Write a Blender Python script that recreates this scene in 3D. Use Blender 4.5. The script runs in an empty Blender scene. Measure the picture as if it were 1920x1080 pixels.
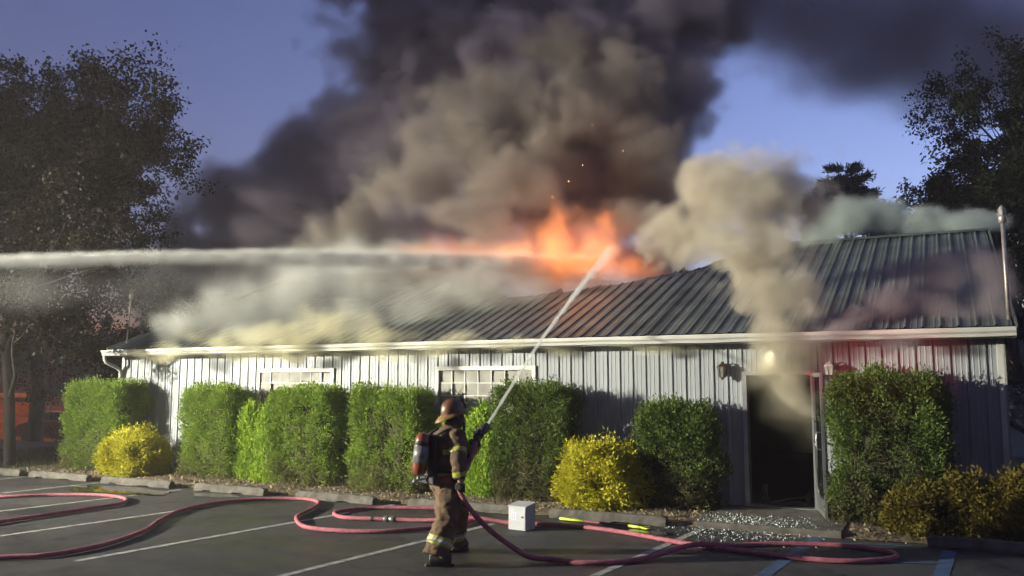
import bpy, bmesh, math, random
import numpy as np
from mathutils import Vector, Matrix, noise as mnoise

S = bpy.context.scene
COL = S.collection
R = math.radians
rng = np.random.default_rng(11)
random.seed(11)

# ---------------------------------------------------------------- camera
cd = bpy.data.cameras.new('camera')
cam = bpy.data.objects.new('camera', cd)
COL.objects.link(cam)
cam.location = (0, 0, 2.0)
cam.rotation_euler = (R(90) + math.atan(178 / 1600), 0, 0)
cd.sensor_width = 36
cd.lens = 36 * 1600 / 1920
cd.clip_end = 3000
S.camera = cam

# ---------------------------------------------------------------- sky, twilight sun, exposure
world = bpy.data.worlds.new('World')
S.world = world
world.use_nodes = True
wn = world.node_tree
bg = wn.nodes['Background']
sky = wn.nodes.new('ShaderNodeTexSky')
sky.sky_type = 'NISHITA'
sky.sun_disc = False
SUN_EL, SUN_AZ = R(-3.3), R(48)
sky.sun_elevation = SUN_EL
sky.sun_rotation = SUN_AZ
sky.altitude = 100
sky.air_density = 1.0
sky.dust_density = 1.0
sky.ozone_density = 2.1
tint = wn.nodes.new('ShaderNodeMix')          # evening haze: a touch more violet all round
tint.data_type = 'RGBA'
tint.blend_type = 'MULTIPLY'
tint.inputs['Factor'].default_value = 1.0
tint.inputs['B'].default_value = (1.06, 0.96, 0.98, 1)
wn.links.new(sky.outputs[0], tint.inputs['A'])
wn.links.new(tint.outputs['Result'], bg.inputs[0])
bg.inputs[1].default_value = 5.6

sl = bpy.data.lights.new('sun', 'SUN')
sl.energy = 0.03
sl.angle = R(12)
sl.color = (1.0, 0.86, 0.78)
sun = bpy.data.objects.new('sun', sl)
COL.objects.link(sun)
sun.rotation_euler = (R(87), 0, R(135))

S.view_settings.view_transform = 'Standard'
S.view_settings.look = 'None'
S.view_settings.exposure = 0
S.view_settings.gamma = 1
S.render.engine = 'CYCLES'
S.cycles.max_bounces = 5
S.cycles.diffuse_bounces = 3
S.cycles.glossy_bounces = 3
S.cycles.transmission_bounces = 4
S.cycles.transparent_max_bounces = 12
S.cycles.volume_bounces = 2
S.cycles.volume_step_rate = 3.0
S.cycles.volume_max_steps = 256
S.cycles.use_denoising = True
S.cycles.use_adaptive_sampling = True
S.cycles.adaptive_threshold = 0.035
S.cycles.sample_clamp_indirect = 3.0
S.cycles.use_light_tree = False

# ---------------------------------------------------------------- helpers
MATS = {}


def mat(name, col, rough=0.6, metal=0.0, col2=None, scale=3.0, detail=4.0, bump=0.0, bscale=60.0, spec=0.5,
        stretch=(1, 1, 1), lo=0.35, hi=0.65, coat=0.0, alpha=1.0, rough2=None, space='pos', trans=0.0):
    """procedural Principled material: two base colours mixed by world-space noise, optional fine relief"""
    if name in MATS:
        return MATS[name]
    m = bpy.data.materials.new(name)
    m.use_nodes = True
    nt = m.node_tree
    b = nt.nodes['Principled BSDF']
    b.inputs['Roughness'].default_value = rough
    b.inputs['Metallic'].default_value = metal
    b.inputs['Specular IOR Level'].default_value = spec
    b.inputs['Coat Weight'].default_value = coat
    b.inputs['Alpha'].default_value = alpha
    b.inputs['Transmission Weight'].default_value = trans
    if col2 is None:
        col2 = tuple(c * 0.78 for c in col)
    if space == 'pos':
        g = nt.nodes.new('ShaderNodeNewGeometry')
        src = g.outputs['Position']
    else:
        g = nt.nodes.new('ShaderNodeTexCoord')
        src = g.outputs['Object']
    mp = nt.nodes.new('ShaderNodeMapping')
    mp.inputs['Scale'].default_value = stretch
    nt.links.new(src, mp.inputs['Vector'])
    n = nt.nodes.new('ShaderNodeTexNoise')
    n.inputs['Scale'].default_value = scale
    n.inputs['Detail'].default_value = detail
    nt.links.new(mp.outputs[0], n.inputs['Vector'])
    r = nt.nodes.new('ShaderNodeMapRange')
    r.inputs['From Min'].default_value = lo
    r.inputs['From Max'].default_value = hi
    nt.links.new(n.outputs['Fac'], r.inputs['Value'])
    mx = nt.nodes.new('ShaderNodeMix')
    mx.data_type = 'RGBA'
    mx.inputs['A'].default_value = (*col, 1)
    mx.inputs['B'].default_value = (*col2, 1)
    nt.links.new(r.outputs[0], mx.inputs['Factor'])
    nt.links.new(mx.outputs['Result'], b.inputs['Base Color'])
    if rough2 is not None:
        rr = nt.nodes.new('ShaderNodeMapRange')
        rr.inputs['From Min'].default_value = lo
        rr.inputs['From Max'].default_value = hi
        rr.inputs['To Min'].default_value = rough
        rr.inputs['To Max'].default_value = rough2
        n3 = nt.nodes.new('ShaderNodeTexNoise')
        n3.inputs['Scale'].default_value = scale * 0.6
        n3.inputs['Detail'].default_value = 3
        nt.links.new(mp.outputs[0], n3.inputs['Vector'])
        nt.links.new(n3.outputs['Fac'], rr.inputs['Value'])
        nt.links.new(rr.outputs[0], b.inputs['Roughness'])
    if bump:
        n2 = nt.nodes.new('ShaderNodeTexNoise')
        n2.inputs['Scale'].default_value = bscale
        n2.inputs['Detail'].default_value = 3
        nt.links.new(src, n2.inputs['Vector'])
        bp = nt.nodes.new('ShaderNodeBump')
        bp.inputs['Strength'].default_value = bump
        bp.inputs['Distance'].default_value = 0.02
        nt.links.new(n2.outputs['Fac'], bp.inputs['Height'])
        nt.links.new(bp.outputs[0], b.inputs['Normal'])
    MATS[name] = m
    return m


def leafmat(name, col, col2, col3, scale=1.6, dead_h=None, dead=(0.09, 0.075, 0.04), trans=0.35):
    """foliage: base colour mixed over the plant by noise, per-leaf tone from a face attribute, some light let through"""
    m = bpy.data.materials.new(name)
    m.use_nodes = True
    nt = m.node_tree
    L = nt.links.new
    b = nt.nodes['Principled BSDF']
    b.inputs['Roughness'].default_value = 0.55
    b.inputs['Specular IOR Level'].default_value = 0.12
    g = nt.nodes.new('ShaderNodeNewGeometry')
    n = nt.nodes.new('ShaderNodeTexNoise')
    n.inputs['Scale'].default_value = scale
    n.inputs['Detail'].default_value = 5
    L(g.outputs['Position'], n.inputs['Vector'])
    r = nt.nodes.new('ShaderNodeMapRange')
    r.inputs['From Min'].default_value = 0.36
    r.inputs['From Max'].default_value = 0.64
    L(n.outputs['Fac'], r.inputs['Value'])
    mx = nt.nodes.new('ShaderNodeMix')
    mx.data_type = 'RGBA'
    mx.inputs['A'].default_value = (*col, 1)
    mx.inputs['B'].default_value = (*col2, 1)
    L(r.outputs[0], mx.inputs['Factor'])
    at = nt.nodes.new('ShaderNodeAttribute')
    at.attribute_name = 'tone'
    mx2 = nt.nodes.new('ShaderNodeMix')
    mx2.data_type = 'RGBA'
    L(mx.outputs['Result'], mx2.inputs['A'])
    mx2.inputs['B'].default_value = (*col3, 1)
    L(at.outputs['Fac'], mx2.inputs['Factor'])
    out = mx2.outputs['Result']
    if dead_h is not None:
        n4 = nt.nodes.new('ShaderNodeTexNoise')
        n4.inputs['Scale'].default_value = 3.1
        n4.inputs['Detail'].default_value = 4
        L(g.outputs['Position'], n4.inputs['Vector'])
        sp = nt.nodes.new('ShaderNodeSeparateXYZ')
        L(g.outputs['Position'], sp.inputs[0])
        ma = nt.nodes.new('ShaderNodeMath')
        ma.operation = 'MULTIPLY_ADD'
        L(n4.outputs['Fac'], ma.inputs[0])
        ma.inputs[1].default_value = 2.6
        L(sp.outputs['Z'], ma.inputs[2])
        r2 = nt.nodes.new('ShaderNodeMapRange')
        r2.inputs['From Min'].default_value = dead_h + 1.55
        r2.inputs['From Max'].default_value = dead_h + 0.95
        r2.inputs['To Max'].default_value = 0.8
        L(ma.outputs[0], r2.inputs['Value'])
        mx3 = nt.nodes.new('ShaderNodeMix')
        mx3.data_type = 'RGBA'
        L(out, mx3.inputs['A'])
        mx3.inputs['B'].default_value = (*dead, 1)
        L(r2.outputs[0], mx3.inputs['Factor'])
        out = mx3.outputs['Result']
    L(out, b.inputs['Base Color'])
    tr = nt.nodes.new('ShaderNodeBsdfTranslucent')
    L(out, tr.inputs['Color'])
    ms = nt.nodes.new('ShaderNodeMixShader')
    ms.inputs[0].default_value = trans
    L(b.outputs[0], ms.inputs[1])
    L(tr.outputs[0], ms.inputs[2])
    L(ms.outputs[0], nt.nodes['Material Output'].inputs['Surface'])
    return m


def emis(name, col, strength):
    m = bpy.data.materials.new(name)
    m.use_nodes = True
    b = m.node_tree.nodes['Principled BSDF']
    b.inputs['Base Color'].default_value = (0.8, 0.8, 0.8, 1)
    b.inputs['Emission Color'].default_value = (*col, 1)
    b.inputs['Emission Strength'].default_value = strength
    return m


def link(name, me, m=None, parent=None, smooth=False):
    if m is not None:
        me.materials.append(m)
    if smooth:
        me.polygons.foreach_set('use_smooth', np.ones(len(me.polygons), bool))
    o = bpy.data.objects.new(name, me)
    COL.objects.link(o)
    o.parent = parent
    return o


def tag(o, label, cat, group=None):
    o['label'] = label
    o['category'] = cat
    if group:
        o['group'] = group
    return o


def thing(name, label, cat, loc=(0, 0, 0), rz=0.0, group=None):
    o = bpy.data.objects.new(name, None)
    o.empty_display_size = 0.3
    COL.objects.link(o)
    o.location = loc
    o.rotation_euler = (0, 0, rz)
    return tag(o, label, cat, group)


def kind(o, k):
    o['kind'] = k
    return o


class MB:
    """mesh builder: collects boxes, tubes, sheets; build() links them as one mesh object"""

    def __init__(self):
        self.v, self.f = [], []

    def add(self, v, f):
        b = len(self.v)
        self.v += [tuple(p) for p in v]
        self.f += [tuple(i + b for i in q) for q in f]
        return self

    def box(self, x0, x1, y0, y1, z0, z1, mtx=None):
        v = [(x, y, z) for z in (z0, z1) for y in (y0, y1) for x in (x0, x1)]
        if mtx is not None:
            v = [mtx @ Vector(p) for p in v]
        return self.add(v, [(0, 2, 3, 1), (4, 5, 7, 6), (0, 1, 5, 4), (2, 6, 7, 3), (0, 4, 6, 2), (1, 3, 7, 5)])

    def tube(self, pts, rad, n=8, cap=True, squash=1.0):
        pts = [Vector(p) for p in pts]
        k = len(pts)
        rr = rad if isinstance(rad, (list, tuple, np.ndarray)) else [rad] * k
        up = None
        v, f = [], []
        for i, p in enumerate(pts):
            t = (pts[min(i + 1, k - 1)] - pts[max(i - 1, 0)])
            t = t.normalized() if t.length > 1e-9 else Vector((0, 0, 1))
            if up is None:
                up = Vector((0, 0, 1)) if abs(t.z) < 0.9 else Vector((0, 1, 0))
            u = t.cross(up)
            if u.length < 1e-6:
                u = t.orthogonal()
            u.normalize()
            w = u.cross(t)
            up = w
            for j in range(n):
                a = 2 * math.pi * j / n
                v.append(p + u * (math.cos(a) * rr[i]) + w * (math.sin(a) * rr[i] * squash))
        for i in range(k - 1):
            for j in range(n):
                a, b2 = i * n + j, i * n + (j + 1) % n
                f.append((a, b2, b2 + n, a + n))
        if cap:
            f.append(tuple(range(n))[::-1])
            f.append(tuple((k - 1) * n + j for j in range(n)))
        return self.add(v, f)

    def lathe(self, prof, n=16, mtx=None):
        v, f = [], []
        for (r, z) in prof:
            for j in range(n):
                a = 2 * math.pi * j / n
                p = Vector((r * math.cos(a), r * math.sin(a), z))
                v.append(mtx @ p if mtx is not None else p)
        for i in range(len(prof) - 1):
            for j in range(n):
                a, b2 = i * n + j, i * n + (j + 1) % n
                f.append((a, b2, b2 + n, a + n))
        f.append(tuple(range(n))[::-1])
        f.append(tuple((len(prof) - 1) * n + j for j in range(n)))
        return self.add(v, f)

    def prism(self, poly, z0, z1, mtx=None):
        n = len(poly)
        v = [Vector((x, y, z0)) for x, y in poly] + [Vector((x, y, z1)) for x, y in poly]
        if mtx is not None:
            v = [mtx @ p for p in v]
        f = [tuple(range(n))[::-1], tuple(range(n, 2 * n))]
        f += [(i, (i + 1) % n, (i + 1) % n + n, i + n) for i in range(n)]
        return self.add(v, f)

    def mesh(self, name):
        me = bpy.data.meshes.new(name)
        me.from_pydata([tuple(p) for p in self.v], [], self.f)
        me.update()
        return me

    def build(self, name, m=None, parent=None, smooth=False, bevel=0.0):
        me = self.mesh(name)
        if bevel:
            bm = bmesh.new()
            bm.from_mesh(me)
            bmesh.ops.bevel(bm, geom=[e for e in bm.edges], offset=bevel, segments=1, affect='EDGES', clamp_overlap=True)
            bm.to_mesh(me)
            bm.free()
        return link(name, me, m, parent, smooth)


def quads_mesh(name, V, tone=None, tri=False):
    """V: (n,4,3) array of loose quads (or (n,3,3) triangles) -> mesh, vectorised"""
    n, k, _ = V.shape
    me = bpy.data.meshes.new(name)
    me.vertices.add(n * k)
    me.vertices.foreach_set('co', np.ascontiguousarray(V, np.float32).ravel())
    me.loops.add(n * k)
    me.loops.foreach_set('vertex_index', np.arange(n * k, dtype=np.int32))
    me.polygons.add(n)
    me.polygons.foreach_set('loop_start', np.arange(0, n * k, k, dtype=np.int32))
    me.update(calc_edges=True)
    if tone is not None:
        a = me.attributes.new('tone', 'FLOAT', 'FACE')
        a.data.foreach_set('value', np.ascontiguousarray(tone, np.float32))
    return me


def unit(a):
    return a / np.maximum(np.linalg.norm(a, axis=-1, keepdims=True), 1e-9)


def leaves(P, D, ln, wd, jit=0.6, droop=0.0, r=None):
    """one bent leaf / spray (kite quad) per point P, growing along D with random spin"""
    r = r or rng
    n = len(P)
    D = unit(D + r.normal(0, jit, (n, 3)))
    D[:, 2] -= droop
    D = unit(D)
    T = unit(np.cross(D, r.normal(0, 1, (n, 3))))
    Nn = np.cross(D, T)
    ln = (ln * r.uniform(0.6, 1.35, n))[:, None]
    wd = (wd * r.uniform(0.6, 1.35, n))[:, None]
    a = P
    b = P + D * ln * 0.5 + T * wd * 0.5 + Nn * wd * 0.18
    c = P + D * ln
    d = P + D * ln * 0.5 - T * wd * 0.5 + Nn * wd * 0.18
    return np.stack([a, b, c, d], 1)


def fbm(P, scale, oct=3, seed=0.0):
    out = np.empty(len(P))
    for i, p in enumerate(P):
        out[i] = mnoise.fractal(Vector((p[0] * scale + seed, p[1] * scale + seed * .7, p[2] * scale)), 1.0, 2.0, oct)
    return out


# building frame: a runs along the facade (to the right), b goes in behind it
P0 = Vector((3.6725, 13.7209, 0))
TH = R(-27)
BA = Vector((math.cos(TH), math.sin(TH), 0))
BN = Vector((-math.sin(TH), math.cos(TH), 0))


def W(s, t, z=0.0):
    return P0 + BA * s + BN * t + Vector((0, 0, z))


BM = Matrix.Translation(P0) @ Matrix.Rotation(TH, 4, 'Z')
# ================================================================ the setting
def terrain_z(x, y):
    """lot is level; the ground falls away beyond the left end of the building and behind it"""
    d = Vector((x, y, 0)) - P0
    s, t = d.dot(BA), d.dot(BN)
    k = min(max((t - 3.0) / 22.0, 0), 1)
    k = k * k * (3 - 2 * k)
    m = min(max((-15.0 - s) / 3.0, 0), 1)
    m2 = min(max((t - 14) / 6.0, 0), 1)
    return -2.0 * k * max(m, m2)


def sheet(name, xs, ys, zf, m, parent=None):
    v = [(x, y, zf(x, y)) for y in ys for x in xs]
    nx = len(xs)
    f = [(j * nx + i, j * nx + i + 1, (j + 1) * nx + i + 1, (j + 1) * nx + i)
         for j in range(len(ys) - 1) for i in range(nx - 1)]
    me = bpy.data.meshes.new(name)
    me.from_pydata(v, [], f)
    return link(name, me, m, parent, True)


m_grass = mat('turf soil', (0.045, 0.055, 0.022), 0.9, col2=(0.07, 0.06, 0.03), scale=1.2, bump=0.6, bscale=30)
xs = [-900, -400, -200, -110] + list(np.arange(-70, 71, 2.0)) + [110, 200, 400, 900]
ys = [-300, -120, -60, -30] + list(np.arange(-16, 90, 2.0)) + [120, 180, 300, 600, 1200]
kind(sheet('ground', xs, ys, lambda x, y: terrain_z(x, y) - 0.012, m_grass), 'structure')

# asphalt with wear, oil-dark patches and wet areas
ma = bpy.data.materials.new('asphalt')
ma.use_nodes = True
nt = ma.node_tree
L = nt.links.new
b = nt.nodes['Principled BSDF']
g = nt.nodes.new('ShaderNodeNewGeometry')


def nz(scale, det, rough=0.5):
    n = nt.nodes.new('ShaderNodeTexNoise')
    n.inputs['Scale'].default_value = scale
    n.inputs['Detail'].default_value = det
    n.inputs['Roughness'].default_value = rough
    L(g.outputs['Position'], n.inputs['Vector'])
    return n


def ramp(src, a, b2, c=0.0, d=1.0):
    r = nt.nodes.new('ShaderNodeMapRange')
    for k, v in zip(('From Min', 'From Max', 'To Min', 'To Max'), (a, b2, c, d)):
        r.inputs[k].default_value = v
    L(src, r.inputs['Value'])
    return r.outputs[0]


n1, n2, n3 = nz(0.55, 5), nz(140, 2), nz(0.42, 4, 0.55)
mx = nt.nodes.new('ShaderNodeMix')
mx.data_type = 'RGBA'
mx.inputs['A'].default_value = (0.030, 0.030, 0.030, 1)
mx.inputs['B'].default_value = (0.058, 0.056, 0.054, 1)
L(ramp(n1.outputs['Fac'], 0.35, 0.66), mx.inputs['Factor'])
mx2 = nt.nodes.new('ShaderNodeMix')
mx2.data_type = 'RGBA'
mx2.blend_type = 'MULTIPLY'
mx2.inputs['Factor'].default_value = 1
L(mx.outputs['Result'], mx2.inputs['A'])
cr = nt.nodes.new('ShaderNodeCombineColor')
rr = ramp(n2.outputs['Fac'], 0.3, 0.72, 0.6, 1.45)
for i in range(3):
    L(rr, cr.inputs[i])
L(cr.outputs[0], mx2.inputs['B'])
vo = nt.nodes.new('ShaderNodeTexVoronoi')
vo.feature = 'DISTANCE_TO_EDGE'
vo.inputs['Scale'].default_value = 0.32
wv = nt.nodes.new('ShaderNodeVectorMath')
wv.operation = 'MULTIPLY_ADD'
L(nz(1.7, 5, .7).outputs['Color'], wv.inputs[0])
wv.inputs[1].default_value = (1.1, 1.1, 0)
L(g.outputs['Position'], wv.inputs[2])
L(wv.outputs[0], vo.inputs['Vector'])
crk = ramp(vo.outputs['Distance'], 0.002, 0.008, 0.35, 1.0)
oil = ramp(nz(0.9, 4, .6).outputs['Fac'], 0.64, 0.70, 1.0, 0.55)
mm2 = nt.nodes.new('ShaderNodeMath')
mm2.operation = 'MULTIPLY'
L(crk, mm2.inputs[0])
L(oil, mm2.inputs[1])
mx3 = nt.nodes.new('ShaderNodeMix')
mx3.data_type = 'RGBA'
mx3.blend_type = 'MULTIPLY'
mx3.inputs['Factor'].default_value = 1
L(mx2.outputs['Result'], mx3.inputs['A'])
cr2 = nt.nodes.new('ShaderNodeCombineColor')
for i in range(3):
    L(mm2.outputs[0], cr2.inputs[i])
L(cr2.outputs[0], mx3.inputs['B'])
L(mx3.outputs['Result'], b.inputs['Base Color'])
L(ramp(n3.outputs['Fac'], 0.40, 0.60, 0.34, 0.85), b.inputs['Roughness'])
bp = nt.nodes.new('ShaderNodeBump')
bp.inputs['Strength'].default_value = 0.55
bp.inputs['Distance'].default_value = 0.012
L(n2.outputs['Fac'], bp.inputs['Height'])
L(bp.outputs[0], b.inputs['Normal'])

lot = MB()
lot.add([W(-60, -1.88), W(-60, -40), W(40, -40), W(40, -1.88)], [(0, 1, 2, 3)])
lot_o = kind(lot.build('parking_lot', ma), 'structure')

m_line = mat('worn white paint', (0.36, 0.36, 0.33), 0.75, col2=(0.10, 0.10, 0.095), scale=9, detail=6, lo=0.42, hi=0.72)
m_blue = mat('worn blue paint', (0.05, 0.11, 0.22), 0.75, col2=(0.045, 0.055, 0.075), scale=7, detail=6, lo=0.42, hi=0.72)


def line(a, b2, w, m, z=0.004):
    a, b2 = Vector((*a, 0)), Vector((*b2, 0))
    t = (b2 - a).normalized()
    n = Vector((-t.y, t.x, 0)) * w / 2
    mb = MB()
    mb.add([W(*(q.xy), z) for q in (a + n, a - n, b2 - n, b2 + n)], [(0, 1, 2, 3)])
    return mb.build('painted_line', m, lot_o)


for a, b2 in [((-14.95, -6.6), (-14.77, -2.1)), ((-12.75, -7.0), (-12.41, -2.05)), ((-10.57, -7.0), (-10.04, -2.12)),
              ((-8.25, -6.7), (-7.73, -2.1)), ((-5.93, -7.3), (-5.33, -1.95)), ((-3.42, -7.6), (-2.88, -2.3)),
              ((-0.46, -5.6), (-0.17, -1.95))]:
    line(a, b2, 0.10, m_line)
line((1.33, -1.95), (0.95, -6.6), 0.15, m_blue)
line((2.86, -2.18), (2.62, -6.6), 0.15, m_blue)
line((1.40, -2.30), (2.45, -2.05), 0.07, m_blue, 0.008)
line((1.32, -3.55), (2.76, -3.02), 0.07, m_blue, 0.008)

m_pud = mat('standing water', (0.012, 0.012, 0.012), .03, col2=(0.02, 0.019, 0.017), scale=2, spec=.6, bump=.03, bscale=9)
for (cs, ct, ra, rb, sd2) in ((-11.0, -2.72, 1.35, .42, 1), (-8.8, -2.45, .55, .2, 2), (-0.9, -2.6, .5, .16, 4)):
    ring = []
    for q in range(40):
        a = q * 2 * math.pi / 40
        k = 1 + .35 * mnoise.noise(Vector((math.cos(a) * 1.4 + sd2 * 9, math.sin(a) * 1.4, 0)))
        ring.append(W(cs + ra * k * math.cos(a), ct + rb * k * math.sin(a), 0.007))
    kind(MB().add(ring, [tuple(range(40))]).build('puddle', m_pud), 'structure')

# raised bed between the lot and the wall, with a low concrete edge
m_mulch = mat('mulch', (0.075, 0.052, 0.034), 0.95, col2=(0.19, 0.15, 0.10), scale=14, detail=5, bump=1.0, bscale=50)
m_conc = mat('weathered concrete', (0.12, 0.11, 0.094), 0.9, col2=(0.058, 0.054, 0.046), scale=5, detail=6, bump=0.5, bscale=70)
bed = MB()
nn = 120
for i in range(nn + 1):
    s = -16.2 + i * (24.2 / nn)
    e = 0.06 * math.sin(s * 3.1) + 0.05 * math.sin(s * 7.7 + 1)
    bed.v += [tuple(W(s, -1.83 + e * 0.4, 0.004)), tuple(W(s, -1.66 + e, 0.055 + 0.01 * math.sin(s * 5))),
              tuple(W(s, -0.9, 0.07 + 0.015 * math.sin(s * 4.1))), tuple(W(s, 0.06, 0.06))]
    if i:
        k = (i - 1) * 4
        for j in range(3):
            bed.f.append((k + j, k + 4 + j, k + 5 + j, k + 1 + j))
kind(bed.build('planting_bed', m_mulch, smooth=True), 'structure')
walk = MB()
walk.box(-0.30, 1.62, -1.86, 0.10, -0.05, 0.085, BM)
kind(walk.build('door_walkway', m_conc, bevel=0.012), 'structure')

# loose chips of mulch and leaf litter on the bed and along the stops
n = 5200
sx = rng.uniform(-16, 6.5, n)
tx = rng.triangular(-1.98, -1.7, -0.1, n)
k = (sx < -0.35) | (sx > 1.66)
sx, tx = sx[k], tx[k]
P = np.array([W(s, t, 0.02 + 0.05 * min(max((t + 1.9) / .25, 0), 1)) for s, t in zip(sx, tx)])
V = leaves(P, np.tile([0, 0, 0.25], (len(P), 1)), 0.06, 0.025, 1.0)
m_lit = leafmat('dry litter', (0.20, 0.15, 0.085), (0.11, 0.08, 0.045), (0.34, 0.28, 0.18), 4, trans=0.1)
kind(link('leaf_litter', quads_mesh('leaf_litter', V, rng.random(len(V)) ** 2), m_lit), 'stuff')
tag(bpy.data.objects['leaf_litter'], 'dry brown leaf litter and mulch chips along the planting bed', 'litter')

# grass tufts beyond the lot at the left end
n = 9000
sx = rng.uniform(-22, -14.3, n)
tx = rng.uniform(-1.85, 4.5, n)
P = []
for s, t in zip(sx, tx):
    w = W(s, t)
    P.append((w.x, w.y, terrain_z(w.x, w.y) - 0.01))
P = np.array(P)
V = leaves(P, np.tile([0, 0, 1.0], (n, 1)), 0.11, 0.018, 0.4)
m_gr = leafmat('grass blades', (0.07, 0.10, 0.03), (0.11, 0.12, 0.045), (0.16, 0.15, 0.07), 2)
kind(link('grass', quads_mesh('grass', V, rng.random(n) ** 2), m_gr), 'stuff')
tag(bpy.data.objects['grass'], 'short rough grass at the end of the bed by the tree', 'grass')

# concrete wheel stops, each its own casting, chipped differently
STOPS = [(-16.9, -15.0), (-14.66, -12.80), (-12.28, -10.36), (-9.72, -7.98), (-7.25, -5.60), (-4.98, -3.14), (-2.45, -0.67), (2.62, 4.46)]
WORDS = ['in front of the tree trunk', 'in front of the browning end hedge', 'in front of the golden mound nearest the downspout',
         'in front of the lime cone shrub', 'in front of the twin hedge blocks', 'behind the firefighter',
         'beside the green-yellow pole', 'in front of the dim golden shrub by the blue lines']
for i, (s0, s1) in enumerate(STOPS):
    mb = MB()
    n = 26
    r2 = random.Random(i)
    prof = [(-0.075, 0.0), (-0.078, 0.05), (-0.05, 0.125), (-0.03, 0.135), (0.03, 0.135), (0.05, 0.125), (0.078, 0.05), (0.075, 0.0)]
    for q in range(n + 1):
        x = -(s1 - s0) / 2 + (s1 - s0) * q / n
        for (y, z) in prof:
            j = 0.006
            if z == 0.0 and 0.12 < (q / n) % 0.45 < 0.26:
                z = 0.022                                   # drainage notch under the stop
            e = 0.02 if q in (0, n) and z > 0.1 else 0
            mb.v.append((x + r2.uniform(-j, j), y + r2.uniform(-j, j), max(z - e + r2.uniform(-j, j) - (0.018 if r2.random() < .03 else 0), 0)))
        if q:
            k = (q - 1) * 8
            for j in range(7):
                mb.f.append((k + j, k + j + 1, k + 9 + j, k + 8 + j))
            mb.f.append((k + 7, k, k + 8, k + 15))
    mb.f.append(tuple(range(8)))
    mb.f.append(tuple(n * 8 + j for j in range(8))[::-1])
    o = mb.build('wheel_stop', m_conc)
    o.location = W((s0 + s1) / 2, -2.02 + r2.uniform(-.05, .05), 0.005)
    o.rotation_euler = (0, 0, TH + r2.uniform(-.025, .025))
    tag(o, 'weathered concrete wheel stop ' + WORDS[i], 'wheel stop', 'concrete wheel stops along the bed')

# ================================================================ the burning building
bld = thing('metal_building', 'long pale ribbed metal building with dark metal gable roof, burning through', 'building', P0, TH)
m_wall = mat('pale painted steel', (0.265, 0.285, 0.312), 0.5, col2=(0.225, 0.24, 0.26), scale=1.1, detail=5, stretch=(1, 1, 0.35), lo=0.3, hi=0.7)
m_trim = mat('white trim', (0.46, 0.46, 0.435), 0.45, col2=(0.36, 0.35, 0.325), scale=2.2, detail=6, lo=0.45, hi=0.8)
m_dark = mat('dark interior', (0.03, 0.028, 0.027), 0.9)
SL, SR = -14.42, 3.64
EH = 2.66
DOOR = (0.06, 1.07, 2.13)
WINS = [(-10.21, -8.16, 1.02, 2.30), (-5.74, -3.63, 0.98, 2.31)]

wall = MB()      # solid wall behind the metal skin, with real openings
t0, t1 = 0.012, 0.15
edges = [SL] + sum([[a, b2] for a, b2, _, _ in WINS], []) + [DOOR[0], DOOR[1], SR]
for a, b2 in zip(edges[:-1], edges[1:]):
    hole = None
    for w in WINS:
        if abs(w[0] - a) < 1e-6:
            hole = (w[2], w[3])
    if abs(a - DOOR[0]) < 1e-6:
        hole = (0, DOOR[2])
    if hole:
        if hole[0] > 0:
            wall.box(a, b2, t0, t1, 0, hole[0])
        wall.box(a, b2, t0, t1, hole[1], EH)
    else:
        wall.box(a, b2, t0, t1, 0, EH)
wall_o = wall.build('front_wall', m_dark, bld)

PITCH = 0.2286


def rib_profile(s0, s1, h=0.022, off=0.0):
    pts = []
    k0, k1 = int(math.floor((s0 - off) / PITCH)) - 1, int(math.ceil((s1 - off) / PITCH)) + 1
    for k in range(k0, k1 + 1):
        c = k * PITCH + off
        pts += [(c - 0.022, 0), (c - 0.010, h), (c + 0.010, h), (c + 0.022, 0)]
        for m in (0.076, 0.152):
            pts += [(c + m - 0.012, 0), (c + m - 0.005, 0.005), (c + m + 0.005, 0.005), (c + m + 0.012, 0)]
    out = [p for p in pts if s0 < p[0] < s1]

    def at(s):
        for (a, ha), (b2, hb) in zip(pts[:-1], pts[1:]):
            if a <= s <= b2:
                return ha + (hb - ha) * (s - a) / (b2 - a)
        return 0
    return [(s0, at(s0))] + out + [(s1, at(s1))]


def wall_panel(s0, s1, z0, z1):
    pr = rib_profile(s0, s1)
    me = MB()
    n = len(pr)
    me.add([(s, -h, z0) for s, h in pr] + [(s, -h, z1) for s, h in pr], [(i, i + 1, i + 1 + n, i + n) for i in range(n - 1)])
    return me.build('wall_panel', m_wall, wall_o)


bounds = [SL + i * 0.9144 for i in range(int((SR - SL) / 0.9144) + 1)]
cuts = sorted(set([round(x, 4) for x in bounds + [SR] + edges]))
for a, b2 in zip(cuts[:-1], cuts[1:]):
    if b2 - a < 0.01:
        continue
    mid = (a + b2) / 2
    hole = None
    for w in WINS:
        if w[0] < mid < w[1]:
            hole = (w[2], w[3])
    if DOOR[0] < mid < DOOR[1]:
        hole = (0, DOOR[2])
    e = 0.0015
    if hole:
        if hole[0] > 0:
            wall_panel(a + e, b2 - e, 0.03, hole[0])
        wall_panel(a + e, b2 - e, hole[1], EH)
    else:
        wall_panel(a + e, b2 - e, 0.03, EH)
MB().box(SL - 0.04, SL + 0.06, -0.034, -0.005, 0.02, EH).box(SL - 0.04, SL - 0.012, -0.034, 0.12, 0.02, EH).build('corner_trim', m_trim, wall_o)
MB().box(SR - 0.06, SR + 0.04, -0.034, -0.005, 0.02, EH).box(SR + 0.012, SR + 0.04, -0.034, 0.12, 0.02, EH).build('corner_trim', m_trim, wall_o)

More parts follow.
